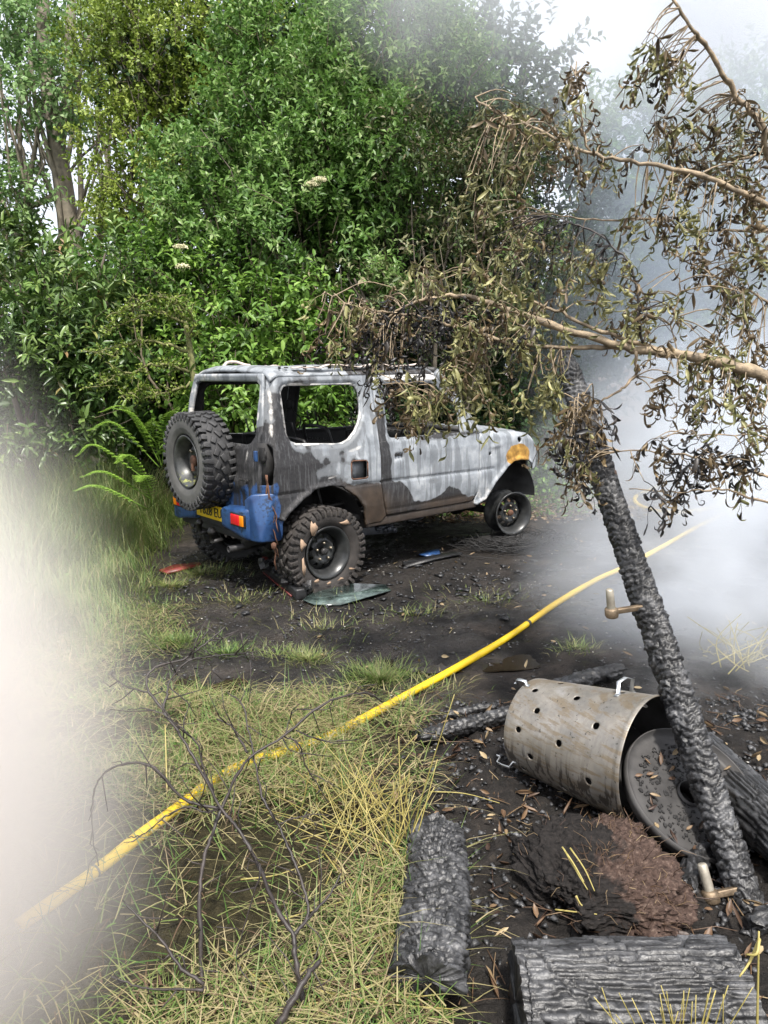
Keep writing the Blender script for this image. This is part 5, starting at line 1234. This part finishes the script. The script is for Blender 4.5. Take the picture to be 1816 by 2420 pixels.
L = np.linalg.norm(b_ - a_) / 2; r = np.random.default_rng(19); mb.box((0, 0, .05), (L, .045, .045), rot, bev=.015)
for k in range(26): mb.box(rot @ np.array([r.uniform(-L, L), r.normal() * .035, .04 + r.random() * .02]) + (0, 0, .05), r.uniform(.01, .035, 3), rotm('X', r.random() * 3) @ rotm('Z', r.random() * 3), bev=.003)
mb.build('moulding', MAT['scorched_plastic'], bc); mb = MB(); mb.box(rot @ np.array([0, -.05, -.03]) + (0, 0, .05), (L * .8, .004, .005), rot); mb.build('red_edge', MAT['red_plastic'], bc)
mb = MB(); mb.box(rot @ np.array([-L * 1.02, .0, .06]) + (0, 0, .05), (.03, .02, .012), rot, bev=.004); mb.build('lamp_chip', MAT['red_plastic'], bc)

# melted tyre: steel cord heap under the bare front rim
mb = MB(); r = np.random.default_rng(23); c = np.array([-.95, 6.16, 0]) + 2.23 * np.array([.763, .647, 0]) + .72 * np.array([.647, -.763, 0])
for k in range(420):
    a0 = r.normal(-1.2, 1.1); rr_ = abs(r.normal(.30, .13)); sp_ = r.uniform(.3, 1.1); n = 7; t = np.linspace(a0 - sp_ / 2, a0 + sp_ / 2, n)
    hgt = abs(r.normal(.03, .04)); z_ = .012 + hgt * np.sin(np.linspace(.1, 3, n)) + r.random() * .05 * math.exp(-rr_ * 3)
    mb.tube(np.stack([c[0] + np.cos(t) * rr_ * 1.35 + .03 * r.normal(), c[1] + np.sin(t) * rr_ * .85 + r.normal() * .03, gh(c[0] + np.cos(t) * rr_, c[1] + np.sin(t) * rr_) + z_], 1), r.uniform(.0015, .005), 3, r.random(), False)
nn_ = 60; an = np.arange(nn_) * 2 * pi / nn_
for rr0, zz0 in ((.0, .11), ):
    rows = []
    for f in (.02, .3, .6, .85, 1.05):
        rows.append(np.stack([c[0] + np.cos(an) * .42 * f, c[1] + np.sin(an) * .30 * f, .105 * (1 - f ** 1.6) + (fbm(np.cos(an) * 6 * f, np.sin(an) * 6 * f, s=91) - .5) * .05 - .01 * (f > 1)], 1))
    V_ = np.concatenate(rows); q = [(a * nn_ + b, a * nn_ + (b + 1) % nn_, (a + 1) * nn_ + (b + 1) % nn_, (a + 1) * nn_ + b) for a in range(4) for b in range(nn_)]
    mb.add(V_, q, None, .1)
tr = mb.build('burnt_tyre_remains', MAT['soot'], None, True); tag(tr, 'heap of black steel cords from the burnt front tyre', 'tyre remains', kind='stuff')

# ---------------------------------------------------------------- litter: char chips, pale specks, fallen leaves
r = np.random.default_rng(31)
def chips(n, x0, x1, y0, y1, smin, smax, keep=None, flat=.4):
    x = r.uniform(x0, x1, n); y = r.uniform(y0, y1, n)
    if keep is not None: k = r.random(n) < keep(x, y); x, y = x[k], y[k]
    n = len(x); sz = r.uniform(smin, smax, n) * (y / 4) ** .3; c = np.stack([x, y, gh(x, y) + sz * .25], 1)
    base = np.array([(1, 0, 0), (-.6, .8, 0), (-.5, -.9, .0), (0.1, 0.1, 1.), (.1, -.1, -1.)]); tt_ = np.array([(0, 1, 3), (1, 2, 3), (2, 0, 3), (1, 0, 4), (2, 1, 4), (0, 2, 4)])
    a = r.random(n) * 6.28; j = .6 + .8 * r.random((n, 5, 3)); b = base[None] * j * sz[:, None, None]; b[..., 2] *= flat
    v = np.stack([b[..., 0] * np.cos(a)[:, None] - b[..., 1] * np.sin(a)[:, None], b[..., 0] * np.sin(a)[:, None] + b[..., 1] * np.cos(a)[:, None], b[..., 2]], -1) + c[:, None]
    mb = MB(); mb.add(v.reshape(-1, 3), None, (tt_[None] + (np.arange(n) * 5)[:, None, None]).reshape(-1, 3), np.repeat(r.random(n), 5)); return mb
trk = lambda x, y: np.where(y > 3.6, sstep(-.1, .2, x - edge(y)), sstep(-.2, .25, x)) * (.15 + .85 * sstep(.42, .6, fbm(x * 2.5, y * 2.5, s=44)))
mb = chips(9000, -2.4, 3.4, 1.4, 8.6, .004, .017, trk); tag(mb.build('char_litter', MAT['char'], None, False), 'black char chips scattered over the track', 'char', kind='stuff')
nearcar = lambda x, y: sstep(1.5, .2, np.hypot((x + .2) / 1.6, (y - 5.6) / .75)) * .9
mb = chips(1100, -2.2, 2.0, 4.4, 7.2, .008, .045, nearcar, .3); tag(mb.build('burnt_debris', MAT['scorched_plastic'], None, False), 'melted black debris strewn along the side of the car', 'debris', kind='stuff')
simple('pale_speck', (.42, .40, .36), .5, var=.4)
mb = chips(2200, -2.4, 3.2, 1.8, 8.6, .002, .0095, trk); tag(mb.build('pale_grit', MAT['pale_speck'], None, False), 'pale grit and glass crumbs on the track', 'grit', kind='stuff')
mb = chips(5200, .0, 2.0, 1.4, 3.6, .004, .024, lambda x, y: .9 * sstep(.05, .4, x), .6); tag(mb.build('charcoal_lumps', MAT['char'], None, False), 'charcoal lumps round the logs and drum', 'charcoal', kind='stuff')
T_C = (np.array([(0, 0, 0), (.25, -.36, .14), (.25, .36, .10), (.6, -.36, .22), (.6, .36, .16), (1, 0, .26), (.4, 0, -.02), (.75, 0, .06)]), np.array([(0, 6, 1), (0, 2, 6), (1, 6, 3), (6, 2, 4), (6, 7, 3), (6, 4, 7), (3, 7, 5), (7, 4, 5)]))
dl = MB(); n = 34; rr_ = .06 + .16 * np.sqrt(r.random(n)); a_ = r.random(n) * 6.28; pp = np.stack([rr_ * np.cos(a_), rr_ * np.sin(a_) - .02, np.full(n, .012)], 1) @ LIDL[1].T
leaves(dl, pp, (r.normal(size=(n, 3)) * (1, 1, .2)) @ LIDL[1].T, np.tile(LIDL[1][:, 2], (n, 1)) + r.normal(size=(n, 3)) * .3, r.uniform(.025, .06, n), r.uniform(.010, .022, n), r.random(n), T_C)
tag(dl.build('fallen_leaves', MAT['dead_leaf'], LIDL[0], False), kind='stuff')
lm = MB(); n = 330; x = r.uniform(-.2, 2.0, n); y = r.uniform(1.5, 3.4, n); k = r.random(n) < sstep(-.2, .4, x); x, y = x[k], y[k]; n = len(x)
leaves(lm, np.stack([x, y, gh(x, y) + .012 + .03 * r.random(n)], 1), r.normal(size=(n, 3)) * (1, 1, .25), r.normal(size=(n, 3)) * .5 + (0, 0, 1), r.uniform(.03, .085, n), r.uniform(.012, .03, n), r.random(n), T_C)
n = 2200; x = r.uniform(.4, 3.6, n); y = r.uniform(8.0, 10.5, n)
leaves(lm, np.stack([x, y, gh(x, y) + .012], 1), r.normal(size=(n, 3)) * (1, 1, .25), r.normal(size=(n, 3)) * .5 + (0, 0, 1), r.uniform(.04, .09, n), r.uniform(.02, .04, n), r.random(n), T_C)
n = 90; x = r.uniform(-.5, 3, n); y = r.uniform(3.4, 7.5, n)
leaves(lm, np.stack([x, y, gh(x, y) + .012], 1), r.normal(size=(n, 3)) * (1, 1, .25), r.normal(size=(n, 3)) * .5 + (0, 0, 1), r.uniform(.03, .07, n), r.uniform(.015, .03, n), .6 + .4 * r.random(n), T_C)
tag(lm.build('leaf_litter', MAT['dead_leaf'], None, False), 'curled dead leaves scattered on the burnt ground', 'leaves', kind='stuff')

tl = MB()
for k in range(520):
    x_ = r.uniform(-.15, 2.0); y_ = r.uniform(1.45, 3.7); a_ = r.random() * 6.28; L = r.uniform(.03, .16); d_ = np.array([cos(a_), sin(a_), r.normal() * .12]) * L
    p0 = np.array([x_, y_, float(gh(x_, y_)) + .012]); p2 = p0 + d_; p2[2] = max(p2[2], float(gh(p2[0], p2[1])) + .008)
    tl.tube([p0, (p0 + p2) / 2 + r.normal(size=3) * .008, p2], [.0022, .002, .001], 4, r.random() ** 2, False)
tag(tl.build('twig_litter', MAT['dead_leaf'], None), 'thin dry twigs and straw scattered on the burnt foreground', 'twigs', kind='stuff')
# ---------------------------------------------------------------- dry stems
def clump(name, label, base, stems, mat='straw', rad=.0028):
    e = empty(name, base); tag(e, label, 'dry stems'); r_ = np.random.default_rng(len(label))
    for (a_, b_, k_) in stems:
        a_, b_ = np.asarray(a_) - base, np.asarray(b_) - base; m_ = (a_ + b_) / 2 + r_.normal(size=3) * k_
        mb = MB(); mb.tube(crom([a_, m_, b_], 4), np.linspace(rad, rad * .5, 9), 5, .3 + .6 * r_.random()); mb.build('stem', MAT[mat], e)
    return e
r = np.random.default_rng(77)
b = G(868, 1850); clump('dry_reed_clump', 'upright yellow dry stems standing beside the short charred log', b,
    [(G(868 + r.normal() * 26, 1852 + r.normal() * 14), P(868 + r.normal() * 40 + 8, y_, 2.34 + r.normal() * .05), .012) for y_ in (1500, 1590, 1640, 1655, 1670, 1680, 1690, 1700, 1712, 1720, 1735, 1700, 1745, 1640, 1670)])
b = G(760, 1760); clump('dry_reed_clump', 'many yellow dry stems tangled in the grass left of the short log', b,
    [(G(760 + r.normal() * 75, 1790 + r.normal() * 60), P(770 + r.normal() * 90, 1690 + r.normal() * 55, 2.5 + r.normal() * .1), .02) for _ in range(70)], rad=.0022)
b = G(1640, 2190); e = clump('yellow_stem', 'bright yellow broken stem at the lower right edge', b, [(P(1632, 2480, 1.42), P(1640, 2012, 1.46), .002), (P(1641, 2030, 1.46), P(1598, 2110, 1.44), .02), (P(1641, 2028, 1.46), P(1612, 2062, 1.45), .01)], rad=.0042)
b = G(1450, 2200, .1); clump('dry_grass_tuft', 'small dry grass tuft in front of the thick log', b, [(P(1470 + r.normal() * 30, 2420, 1.42), P(1470 + r.normal() * 80, 2125 + r.random() * 70, 1.42), .01) for _ in range(26)], rad=.0022)
b = G(1230, 1890, .16); clump('straw_bits', 'orange-tinged straw stems lying on the burnt stump', b, [(G(1215, 1830, .19), G(1262, 1905, .17), .004), (G(1232, 1832, .19), G(1285, 1925, .15), .004), (G(1222, 1840, .19), G(1270, 1922, .15), .004), (G(1245, 1935, .13), G(1270, 1960, .11), .004), (G(1200, 1965, .07), G(1290, 1975, .10), .006)], rad=.003)
b = G(1610, 1420); clump('dry_reed_clump', 'heap of pale dry stalks in the smoke at the right edge', b, [(G(1600 + r.normal() * 45, 1420 + r.normal() * 25), P(1600 + r.normal() * 60, 1390 + r.normal() * 45, 4.1), .02) for _ in range(60)], rad=.004)
b = G(700, 1900); clump('fallen_straw', 'long straw stems lying across the foreground grass', b,
    [(G(x0, y0, .05), G(x1, y1, .07), .012) for x0, y0, x1, y1 in ((695, 1690, 870, 1780), (640, 1770, 880, 1835), (720, 1860, 850, 1960), (560, 2140, 800, 2130), (640, 2170, 940, 2150), (620, 2080, 830, 1935), (700, 1840, 860, 2030), (650, 2100, 860, 2010), (600, 1990, 850, 1930), (930, 1710, 1080, 1735), (520, 1900, 700, 1850), (480, 2050, 720, 2200), (690, 2140, 980, 2180), (880, 2120, 1010, 2060))], rad=.0028)
b = G(355, 1740); clump('pale_stalk', 'single pale stalk standing at left near the hose', b, [(G(362, 1745), P(357, 1565, 2.75), .004)], rad=.004)

# ---------------------------------------------------------------- bare blackened branch leaning over the foreground grass
def Z6(x_, y_): return x_ * .5507, 1280 + y_ * .5507
bb = G(690, 2300); br = empty('bare_branch', bb); tag(br, 'bare blackened branch with forking twigs leaning over the left foreground grass', 'branch')
RB = np.random.default_rng(8)
def path6(pts, y0, y1): return crom([P(*Z6(*p_), y0 + (y1 - y0) * i / (len(pts) - 1)) for i, p_ in enumerate(pts)], 6) - bb
for pts, y0, y1, r0, r1, nm in [
    ([(1220, 1780), (1190, 1600), (1160, 1440), (1150, 1350), (1080, 1230), (1000, 1040), (930, 920), (870, 850), (790, 700), (720, 580), (640, 460), (580, 380), (600, 300), (720, 262), (820, 190), (890, 130)], 1.56, 2.2, .010, .003, 'limb'),
    ([(1000, 1780), (900, 1640), (800, 1540), (790, 1350), (785, 1180), (800, 1050), (840, 930), (880, 830), (960, 670), (1110, 565), (1250, 450), (1340, 410), (1440, 395), (1500, 430)], 1.56, 2.3, .0105, .0035, 'limb'),
    ([(1150, 1350), (1210, 1260), (1190, 1150), (1150, 1040), (1090, 910), (1030, 800), (1000, 660), (980, 560), (950, 440), (890, 390)], 1.70, 2.2, .007, .003, 'twig'),
    ([(1090, 1700), (1160, 1580), (1210, 1500), (1258, 1440)], 1.50, 1.62, .012, .008, 'limb'),
    ([(1150, 1350), (1220, 1270), (1290, 1190), (1340, 1100)], 1.70, 1.85, .008, .003, 'twig'),
    ([(640, 460), (655, 400), (670, 340), (740, 270), (830, 250), (940, 240), (1010, 230)], 2.0, 2.2, .005, .002, 'twig'),
    ([(580, 390), (500, 370), (445, 330), (440, 300)], 2.05, 2.1, .004, .002, 'twig'),
    ([(870, 850), (720, 810), (610, 690), (500, 670), (400, 720), (360, 830), (370, 980), (390, 1070)], 1.88, 1.95, .006, .0025, 'twig'),
    ([(870, 850), (800, 860), (740, 840), (650, 880), (560, 950), (500, 960)], 1.88, 1.9, .0045, .002, 'twig'),
    ([(840, 780), (800, 700), (780, 600), (700, 520), (600, 460), (500, 460)], 1.9, 2.0, .0045, .002, 'twig'),
    ([(975, 630), (930, 560), (905, 520), (850, 495)], 2.0, 2.05, .0055, .003, 'twig'),
    ([(1110, 565), (1170, 590), (1200, 680), (1250, 760), (1290, 830)], 2.08, 2.1, .004, .002, 'twig'),
    ([(1160, 540), (1260, 580), (1370, 580)], 2.1, 2.15, .0035, .0015, 'twig'), ([(1120, 560), (1150, 470), (1220, 450)], 2.1, 2.2, .003, .0015, 'twig'),
    ([(800, 1540), (700, 1460), (640, 1370), (560, 1290), (480, 1210)], 1.6, 1.7, .007, .003, 'twig'),
    ([(800, 1560), (650, 1560), (520, 1540), (430, 1500)], 1.58, 1.62, .005, .002, 'twig'),
    ([(820, 190), (900, 170), (940, 150), (950, 200)], 2.17, 2.2, .0025, .001, 'twig'), ([(720, 262), (800, 265), (830, 290), (830, 340)], 2.15, 2.2, .0025, .001, 'twig'),
    ([(930, 240), (980, 250), (985, 300)], 2.2, 2.2, .0022, .001, 'twig'), ([(1090, 910), (1190, 880), (1280, 930)], 1.9, 1.95, .003, .0012, 'twig'),
    ([(950, 960), (1000, 1040), (1020, 1100), (960, 1300), (930, 1440), (1000, 1560)], 1.8, 1.62, .004, .002, 'twig'), ([(1080, 1650), (1180, 1560), (1300, 1560), (1500, 1555)], 1.58, 1.7, .003, .0015, 'twig')]:
    pth = path6(pts, y0, y1); n = len(pth); pth = pth + RB.normal(size=pth.shape) * .0012
    mb = MB(); mb.tube(pth, np.linspace(r0, r1, n) * .72 * (1 + .16 * RB.normal(size=n).clip(-1, 1.5)), 7)
    for k in range(4, n - 2, 5):
        for _ in range(1):
            d = nrm(nrm(pth[min(k + 2, n - 1)] - pth[k]) * .6 + RB.normal(size=3) * (.8, .35, .7)); L = RB.uniform(.03, .15)
            q0 = pth[k]; mb.tube([q0, q0 + d * L * .5 + RB.normal(size=3) * .006, q0 + d * L + RB.normal(size=3) * .012], [.0024, .0018, .001], 4)
    mb.build(nm, MAT['black_twig'], br)

# ================================================================ scorched ash tree reaching in from the right
R5 = np.random.default_rng(2024)
TB = np.array([3.1, 3.4, float(gh(3.1, 3.4))])
tree = empty('scorched_ash_tree', TB); tag(tree, 'scorched ash tree with drooping wilted brown and olive leaves reaching in from the right', 'tree')
mb = MB(); mb.tube(crom([(0, 0, -.1), (.03, -.02, .8), (-.02, .02, 1.7), (.02, 0, 2.7), (0.05, .05, 4.2)], 6), np.linspace(.12, .06, 25), 12); mb.build('trunk', MAT['scorched_bark'], tree)
def L5(pts, trunk_z=None):
    p = [P(x_, y_, Y_) - TB for x_, y_, Y_ in pts]
    if trunk_z is not None: p = [np.array([0, 0, trunk_z])] + p
    return crom(p, 7)
LIMBS = [
    (L5([(1790, 850, 3.0), (1660, 812, 3.0), (1560, 785, 3.05), (1470, 765, 3.1), (1370, 752, 3.15), (1190, 700, 3.25), (1060, 655, 3.35), (985, 640, 3.4), (900, 650, 3.45), (830, 690, 3.5)], 1.35), .030, .004),
    (L5([(1370, 752, 3.15), (1300, 750, 3.2), (1150, 748, 3.3), (1050, 726, 3.35), (1000, 705, 3.4), (873, 680, 3.45), (775, 667, 3.5), (708, 633, 3.5)]), .011, .003),
    (L5([(1790, 520, 3.3), (1660, 447, 3.3), (1530, 385, 3.3), (1400, 355, 3.35), (1270, 330, 3.4), (1150, 275, 3.5), (1060, 235, 3.55), (1025, 212, 3.6)], 2.2), .016, .003),
    (L5([(1760, 420, 3.5), (1640, 262, 3.4), (1590, 205, 3.4), (1540, 120, 3.35), (1490, 55, 3.3), (1430, -40, 3.3)], 2.6), .016, .006),
    (L5([(1390, 745, 3.12), (1380, 690, 3.1), (1376, 620, 3.1), (1345, 550, 3.15), (1260, 490, 3.25), (1180, 470, 3.3)]), .007, .003),
    (L5([(1560, 500, 3.6), (1440, 472, 3.6), (1300, 475, 3.6), (1180, 462, 3.6)], 2.3), .007, .003),
    (L5([(1470, 768, 3.1), (1300, 715, 3.25), (1200, 670, 3.35), (1120, 640, 3.4), (1050, 600, 3.45)]), .010, .003),
    (L5([(1375, 760, 3.12), (1370, 810, 3.1), (1330, 850, 3.1), (1270, 875, 3.1), (1215, 900, 3.15)]), .007, .003),
    (L5([(1810, 1070, 2.9), (1600, 1012, 2.95), (1480, 985, 3.0), (1345, 972, 3.05)], .9), .008, .0025),
    (L5([(1810, 930, 3.0), (1660, 940, 3.0), (1480, 938, 3.0)], 1.1), .006, .002),
    (L5([(1810, 1120, 2.85), (1660, 1085, 2.9), (1560, 1058, 2.9), (1470, 1065, 2.92), (1360, 1055, 2.95)], .8), .007, .002),
    (L5([(1810, 700, 3.4), (1640, 640, 3.4), (1530, 590, 3.4), (1440, 540, 3.4)], 1.8), .008, .003),
    (L5([(1810, 300, 3.7), (1640, 330, 3.6), (1500, 400, 3.6), (1420, 450, 3.6)], 2.5), .010, .003),
    (L5([(1450, 700, 3.3), (1470, 630, 3.3), (1460, 580, 3.3)]), .005, .002),
    (L5([(1270, 330, 3.4), (1255, 240, 3.45), (1245, 160, 3.5)]), .005, .002),
    (L5([(1050, 735, 3.35), (1030, 790, 3.3), (960, 850, 3.25), (890, 880, 3.25)]), .005, .002),
]
brs = []
for k, (pth, r0, r1) in enumerate(LIMBS):
    m = MB(); n = len(pth); pth = pth + R5.normal(size=pth.shape) * .004; m.tube(pth, np.linspace(r0, r1, n) * (1 + .1 * R5.normal(size=n).clip(-1, 2)), 8)
    brs.append((m, pth))
# compound wilted leaves: a drooping rachis with curled leaflets
def leaflet(mb, o, d, L, W, curl, tw, tone, r):
    n = 6; s0 = nrm(np.cross(d, r.normal(size=3))); p = np.array(o, float); rows = []; d = nrm(d)
    for i in range(n + 1):
        f = i / n; w_ = W * math.sin(pi * min(1, .12 + f * .88)) ** .8 * (1 if f < .98 else .05)
        up_ = np.cross(s0, d)
        rows.append((p - s0 * w_ / 2 + up_ * w_ * .35, p.copy(), p + s0 * w_ / 2 + up_ * w_ * .35))
        a_ = curl / n * (0.5 + 1.2 * f); d = nrm(d * cos(a_) + up_ * sin(a_)); s0 = nrm(s0 + up_ * tw / n); s0 = nrm(s0 - d * (s0 @ d)); p = p + d * L / n
    V = np.array(rows).reshape(-1, 3); q = []
    for i in range(n): q += [(3 * i, 3 * i + 1, 3 * i + 4, 3 * i + 3), (3 * i + 1, 3 * i + 2, 3 * i + 5, 3 * i + 4)]
    mb.add(V, q, None, np.clip(tone + np.linspace(-.05, .12, len(V)), 0, 1))
def spray_mesh(seed, kind):
    r = np.random.default_rng(seed); mb = MB(); L = r.uniform(.13, .22); n = 9
    t = np.linspace(0, 1, n)[:, None]; th = .3 + 1.25 * t ** .7
    p = np.concatenate([np.zeros((1, 3)), np.cumsum(np.concatenate([np.sin(th) * 0 + np.cos(th), r.normal(size=(n, 1)) * .12, -np.sin(th)], 1) * L / n, 0)])
    mb.tube(p, np.linspace(.0018, .0009, len(p)), 4, .55)
    np_ = r.integers(3, 5)
    for k in range(np_ * 2 + 1):
        i = min(len(p) - 1, 2 + (k // 2) * 2) if k < np_ * 2 else len(p) - 1
        sg = 1 if k % 2 else -1
        d = np.array([.25, sg * .55, -.75]) + r.normal(size=3) * .28
        if k == np_ * 2: d = np.array([.2, 0, -1.]) + r.normal(size=3) * .2
        leaflet(mb, p[i], d, r.uniform(.045, .085), r.uniform(.009, .019), r.normal(0, 2.2) + r.choice([-1, 1]) * 2.2, r.normal() * 2.4, .5 + r.normal() * .22, r)
    me = mb.mesh('leaf_spray', True); me.materials.append(MAT[kind]); return me
SPR = {k: [spray_mesh(100 * i + j, k) for j in range(7)] for i, k in enumerate(('wilt_olive', 'wilt_brown', 'wilt_black'))}
REG = [  # centre x, y, radius x, y, distance, count, share olive/brown/black
    (880, 705, 110, 65, 3.45, 56, (.12, .18, .70)), (1090, 715, 130, 90, 3.3, 56, (.70, .22, .08)), (735, 705, 60, 60, 3.5, 26, (.6, .3, .1)),
    (1010, 850, 60, 70, 3.3, 38, (.85, .15, 0)), (900, 895, 45, 50, 3.25, 16, (.3, .6, .1)), (830, 820, 40, 70, 3.4, 16, (.3, .2, .5)),
    (1180, 840, 60, 60, 3.2, 15, (.8, .2, 0)), (1090, 440, 100, 110, 3.5, 26, (.65, .35, 0)), (1110, 290, 90, 60, 3.5, 18, (.4, .6, 0)), (1240, 340, 80, 80, 3.4, 22, (.35, .6, .05)),
    (1260, 200, 40, 50, 3.5, 10, (.1, .8, .1)), (1500, 330, 130, 90, 3.6, 52, (.35, .55, .1)), (1590, 480, 90, 120, 3.4, 46, (.35, .55, .1)), (1440, 490, 70, 60, 3.45, 22, (.5, .45, .05)),
    (1400, 700, 80, 60, 3.2, 24, (.5, .5, 0)), (1490, 830, 90, 90, 3.1, 30, (.3, .65, .05)), (1610, 720, 70, 110, 3.3, 34, (.55, .45, 0)), (1610, 900, 50, 90, 3.1, 20, (.5, .5, 0)),
    (1262, 940, 45, 70, 3.05, 34, (.15, .6, .25)), (1240, 1010, 28, 60, 3.05, 16, (.1, .6, .3)), (1500, 990, 110, 30, 2.95, 22, (0, .4, .6)), (1450, 1070, 80, 20, 2.92, 8, (0, .4, .6)), (1590, 1030, 60, 40, 2.95, 12, (.1, .5, .4)),
    (1010, 600, 130, 40, 3.4, 20, (.75, .25, 0)), (1290, 610, 70, 80, 3.2, 18, (.5, .4, .1)), (1430, 130, 55, 60, 3.35, 22, (.4, .55, .05)), (1200, 560, 90, 70, 3.35, 16, (.55, .4, .05)), (1600, 270, 60, 60, 3.5, 14, (.3, .65, .05)), (1560, 600, 80, 60, 3.4, 18, (.4, .6, 0))]
allp = np.concatenate([p for _, p in brs]); own = np.concatenate([np.full(len(p), i) for i, (_, p) in enumerate(brs)])
SPRAYS = []
for (cx, cy_, rx, ry, Yd, cnt, share) in REG:
    for _ in range(cnt):
        a_ = R5.random() * 6.28; q_ = math.sqrt(R5.random())
        pos = P(cx + cos(a_) * q_ * rx, cy_ + sin(a_) * q_ * ry - 25, Yd + R5.normal() * .13) - TB
        kind = ('wilt_olive', 'wilt_brown', 'wilt_black')[R5.choice(3, p=np.array(share) / sum(share))]
        dd = np.linalg.norm((allp - pos) * (1, 1, .8) + (0, 0, .0), axis=1) + np.where(allp[:, 2] < pos[2] - .05, .12, 0); j = int(np.argmin(dd)); li = own[j]
        SPRAYS.append((pos, kind, int(li), allp[j]))
order = R5.permutation(len(SPRAYS)); parts = set(order[:290].tolist())
mass = {k: MB() for k in SPR}
branch_objs = []
for k, (m, pth) in enumerate(brs): branch_objs.append(None)
for idx, (pos, kind, li, at_) in enumerate(SPRAYS):
    m = brs[li][0]; v = pos - at_; L = np.linalg.norm(v)
    if L > .012:
        mid = at_ + v * .5 + np.array([0, 0, .10 * L]) + R5.normal(size=3) * .04 * L
        m.tube(crom([at_, mid, pos], 3), np.linspace(.0032, .0016, 7), 4, .5, False)
for k, (m, pth) in enumerate(brs): branch_objs[k] = m.build('branch', MAT['scorched_bark'] if k not in (4,) else MAT['black_twig'], tree)
for idx, (pos, kind, li, at_) in enumerate(SPRAYS):
    me = SPR[kind][R5.integers(0, 7)]; sc_ = R5.uniform(.75, 1.15) * (.8 if pos[2] < .0 else 1); yaw = R5.random() * 6.28; tl = R5.normal() * .25
    if idx in parts:
        o = bpy.data.objects.new('leaf_spray', me); COL.objects.link(o); o.parent = branch_objs[li]
        o.location = pos; o.rotation_euler = (tl, R5.normal() * .25, yaw); o.scale = (sc_,) * 3
    else:
        co = np.zeros(len(me.vertices) * 3, np.float32); me.vertices.foreach_get('co', co); co = co.reshape(-1, 3) @ (rotm('Z', yaw) @ rotm('X', tl)).T * sc_ + pos
        av_ = np.zeros(len(me.vertices), np.float32); me.attributes['v'].data.foreach_get('value', av_)
        vi = np.zeros(len(me.loops), np.int32); me.loops.foreach_get('vertex_index', vi); lt = np.array([p_.loop_total for p_ in me.polygons]); 
        ls = np.concatenate([[0], np.cumsum(lt)[:-1]]); q4 = np.stack([vi[ls[lt == 4] + i] for i in range(4)], 1); t3 = np.stack([vi[ls[lt == 3] + i] for i in range(3)], 1) if (lt == 3).any() else None
        mass[kind].add(co, q4, t3, av_)
for kind, m in mass.items():
    if m.n: tag(m.build('leaf_mass', MAT[kind], tree), kind='stuff')
print('sprays', len(SPRAYS))

# ================================================================ smoke, and an added stand-in for the blur over the lens
def smoke(name, label, c, R, dens, col, ns, thr, seed, pw=1.2, aniso=.15, soft=.22):
    bm = bmesh.new(); bmesh.ops.create_icosphere(bm, subdivisions=3, radius=1.0); me = bpy.data.meshes.new(name); bm.to_mesh(me); bm.free()
    s = NT(name + '_volume'); ob = s.obj()
    ln = s.n('VectorMath', operation='LENGTH'); s.set(ln.inputs[0], ob)
    fall = s.math('POWER', s.math('SUBTRACT', 1.0, ln.outputs['Value'], clamp=True), pw)
    nz = s.n('TexNoise', noise_dimensions='4D'); s.set(nz.inputs['Vector'], s.pos()); nz.inputs['W'].default_value = seed; nz.inputs['Scale'].default_value = ns; nz.inputs['Detail'].default_value = 3; nz.inputs['Roughness'].default_value = .55
    k = s.step(nz.outputs[0], thr - soft, thr + soft)
    d = s.math('MULTIPLY', s.math('MULTIPLY', fall, k), dens)
    v = s.n('VolumePrincipled'); s.set(v.inputs['Color'], col); s.set(v.inputs['Density'], d); s.set(v.inputs['Anisotropy'], aniso)
    s.t.links.new(v.outputs[0], s.out.inputs['Volume'])
    o = link(name, me, s.m); o.location = c; o.scale = R; tag(o, label, 'smoke', kind='stuff'); return o
smoke('smoke', 'low white smoke drifting over the burnt track at right', (4.3, 7.6, .4), (3.1, 3.4, 1.9), 1.7, (.86, .90, .95), 1.0, .47, 1.0, soft=.14)
smoke('smoke', 'near smoke hanging over the ground just behind the leaning post', (2.6, 4.6, .25), (1.8, 2.0, 1.0), 3.0, (.88, .91, .95), 1.5, .48, 5.0, soft=.10)
smoke('smoke', 'blue-grey smoke column standing behind the scorched leaves', (4.7, 10.4, 2.4), (3.3, 2.6, 4.4), 1.35, (.80, .86, .93), .6, .45, 2.0, soft=.16)
smoke('smoke', 'white smoke cloud blowing across the upper right sky', (3.6, 9.0, 6.4), (4.7, 2.6, 2.5), 1.9, (.93, .95, .98), .6, .47, 3.0, soft=.15)
smoke('smoke', 'pale volume added in place of the finger blur over the lens at the lower left', (-1.42, 1.65, .62), (.93, 1.05, 1.6), 13.0, (.985, .945, .915), 1.3, .33, 4.0, 2.3, .0, soft=.2)  # no real smoke: added volume standing in for a finger before the lens
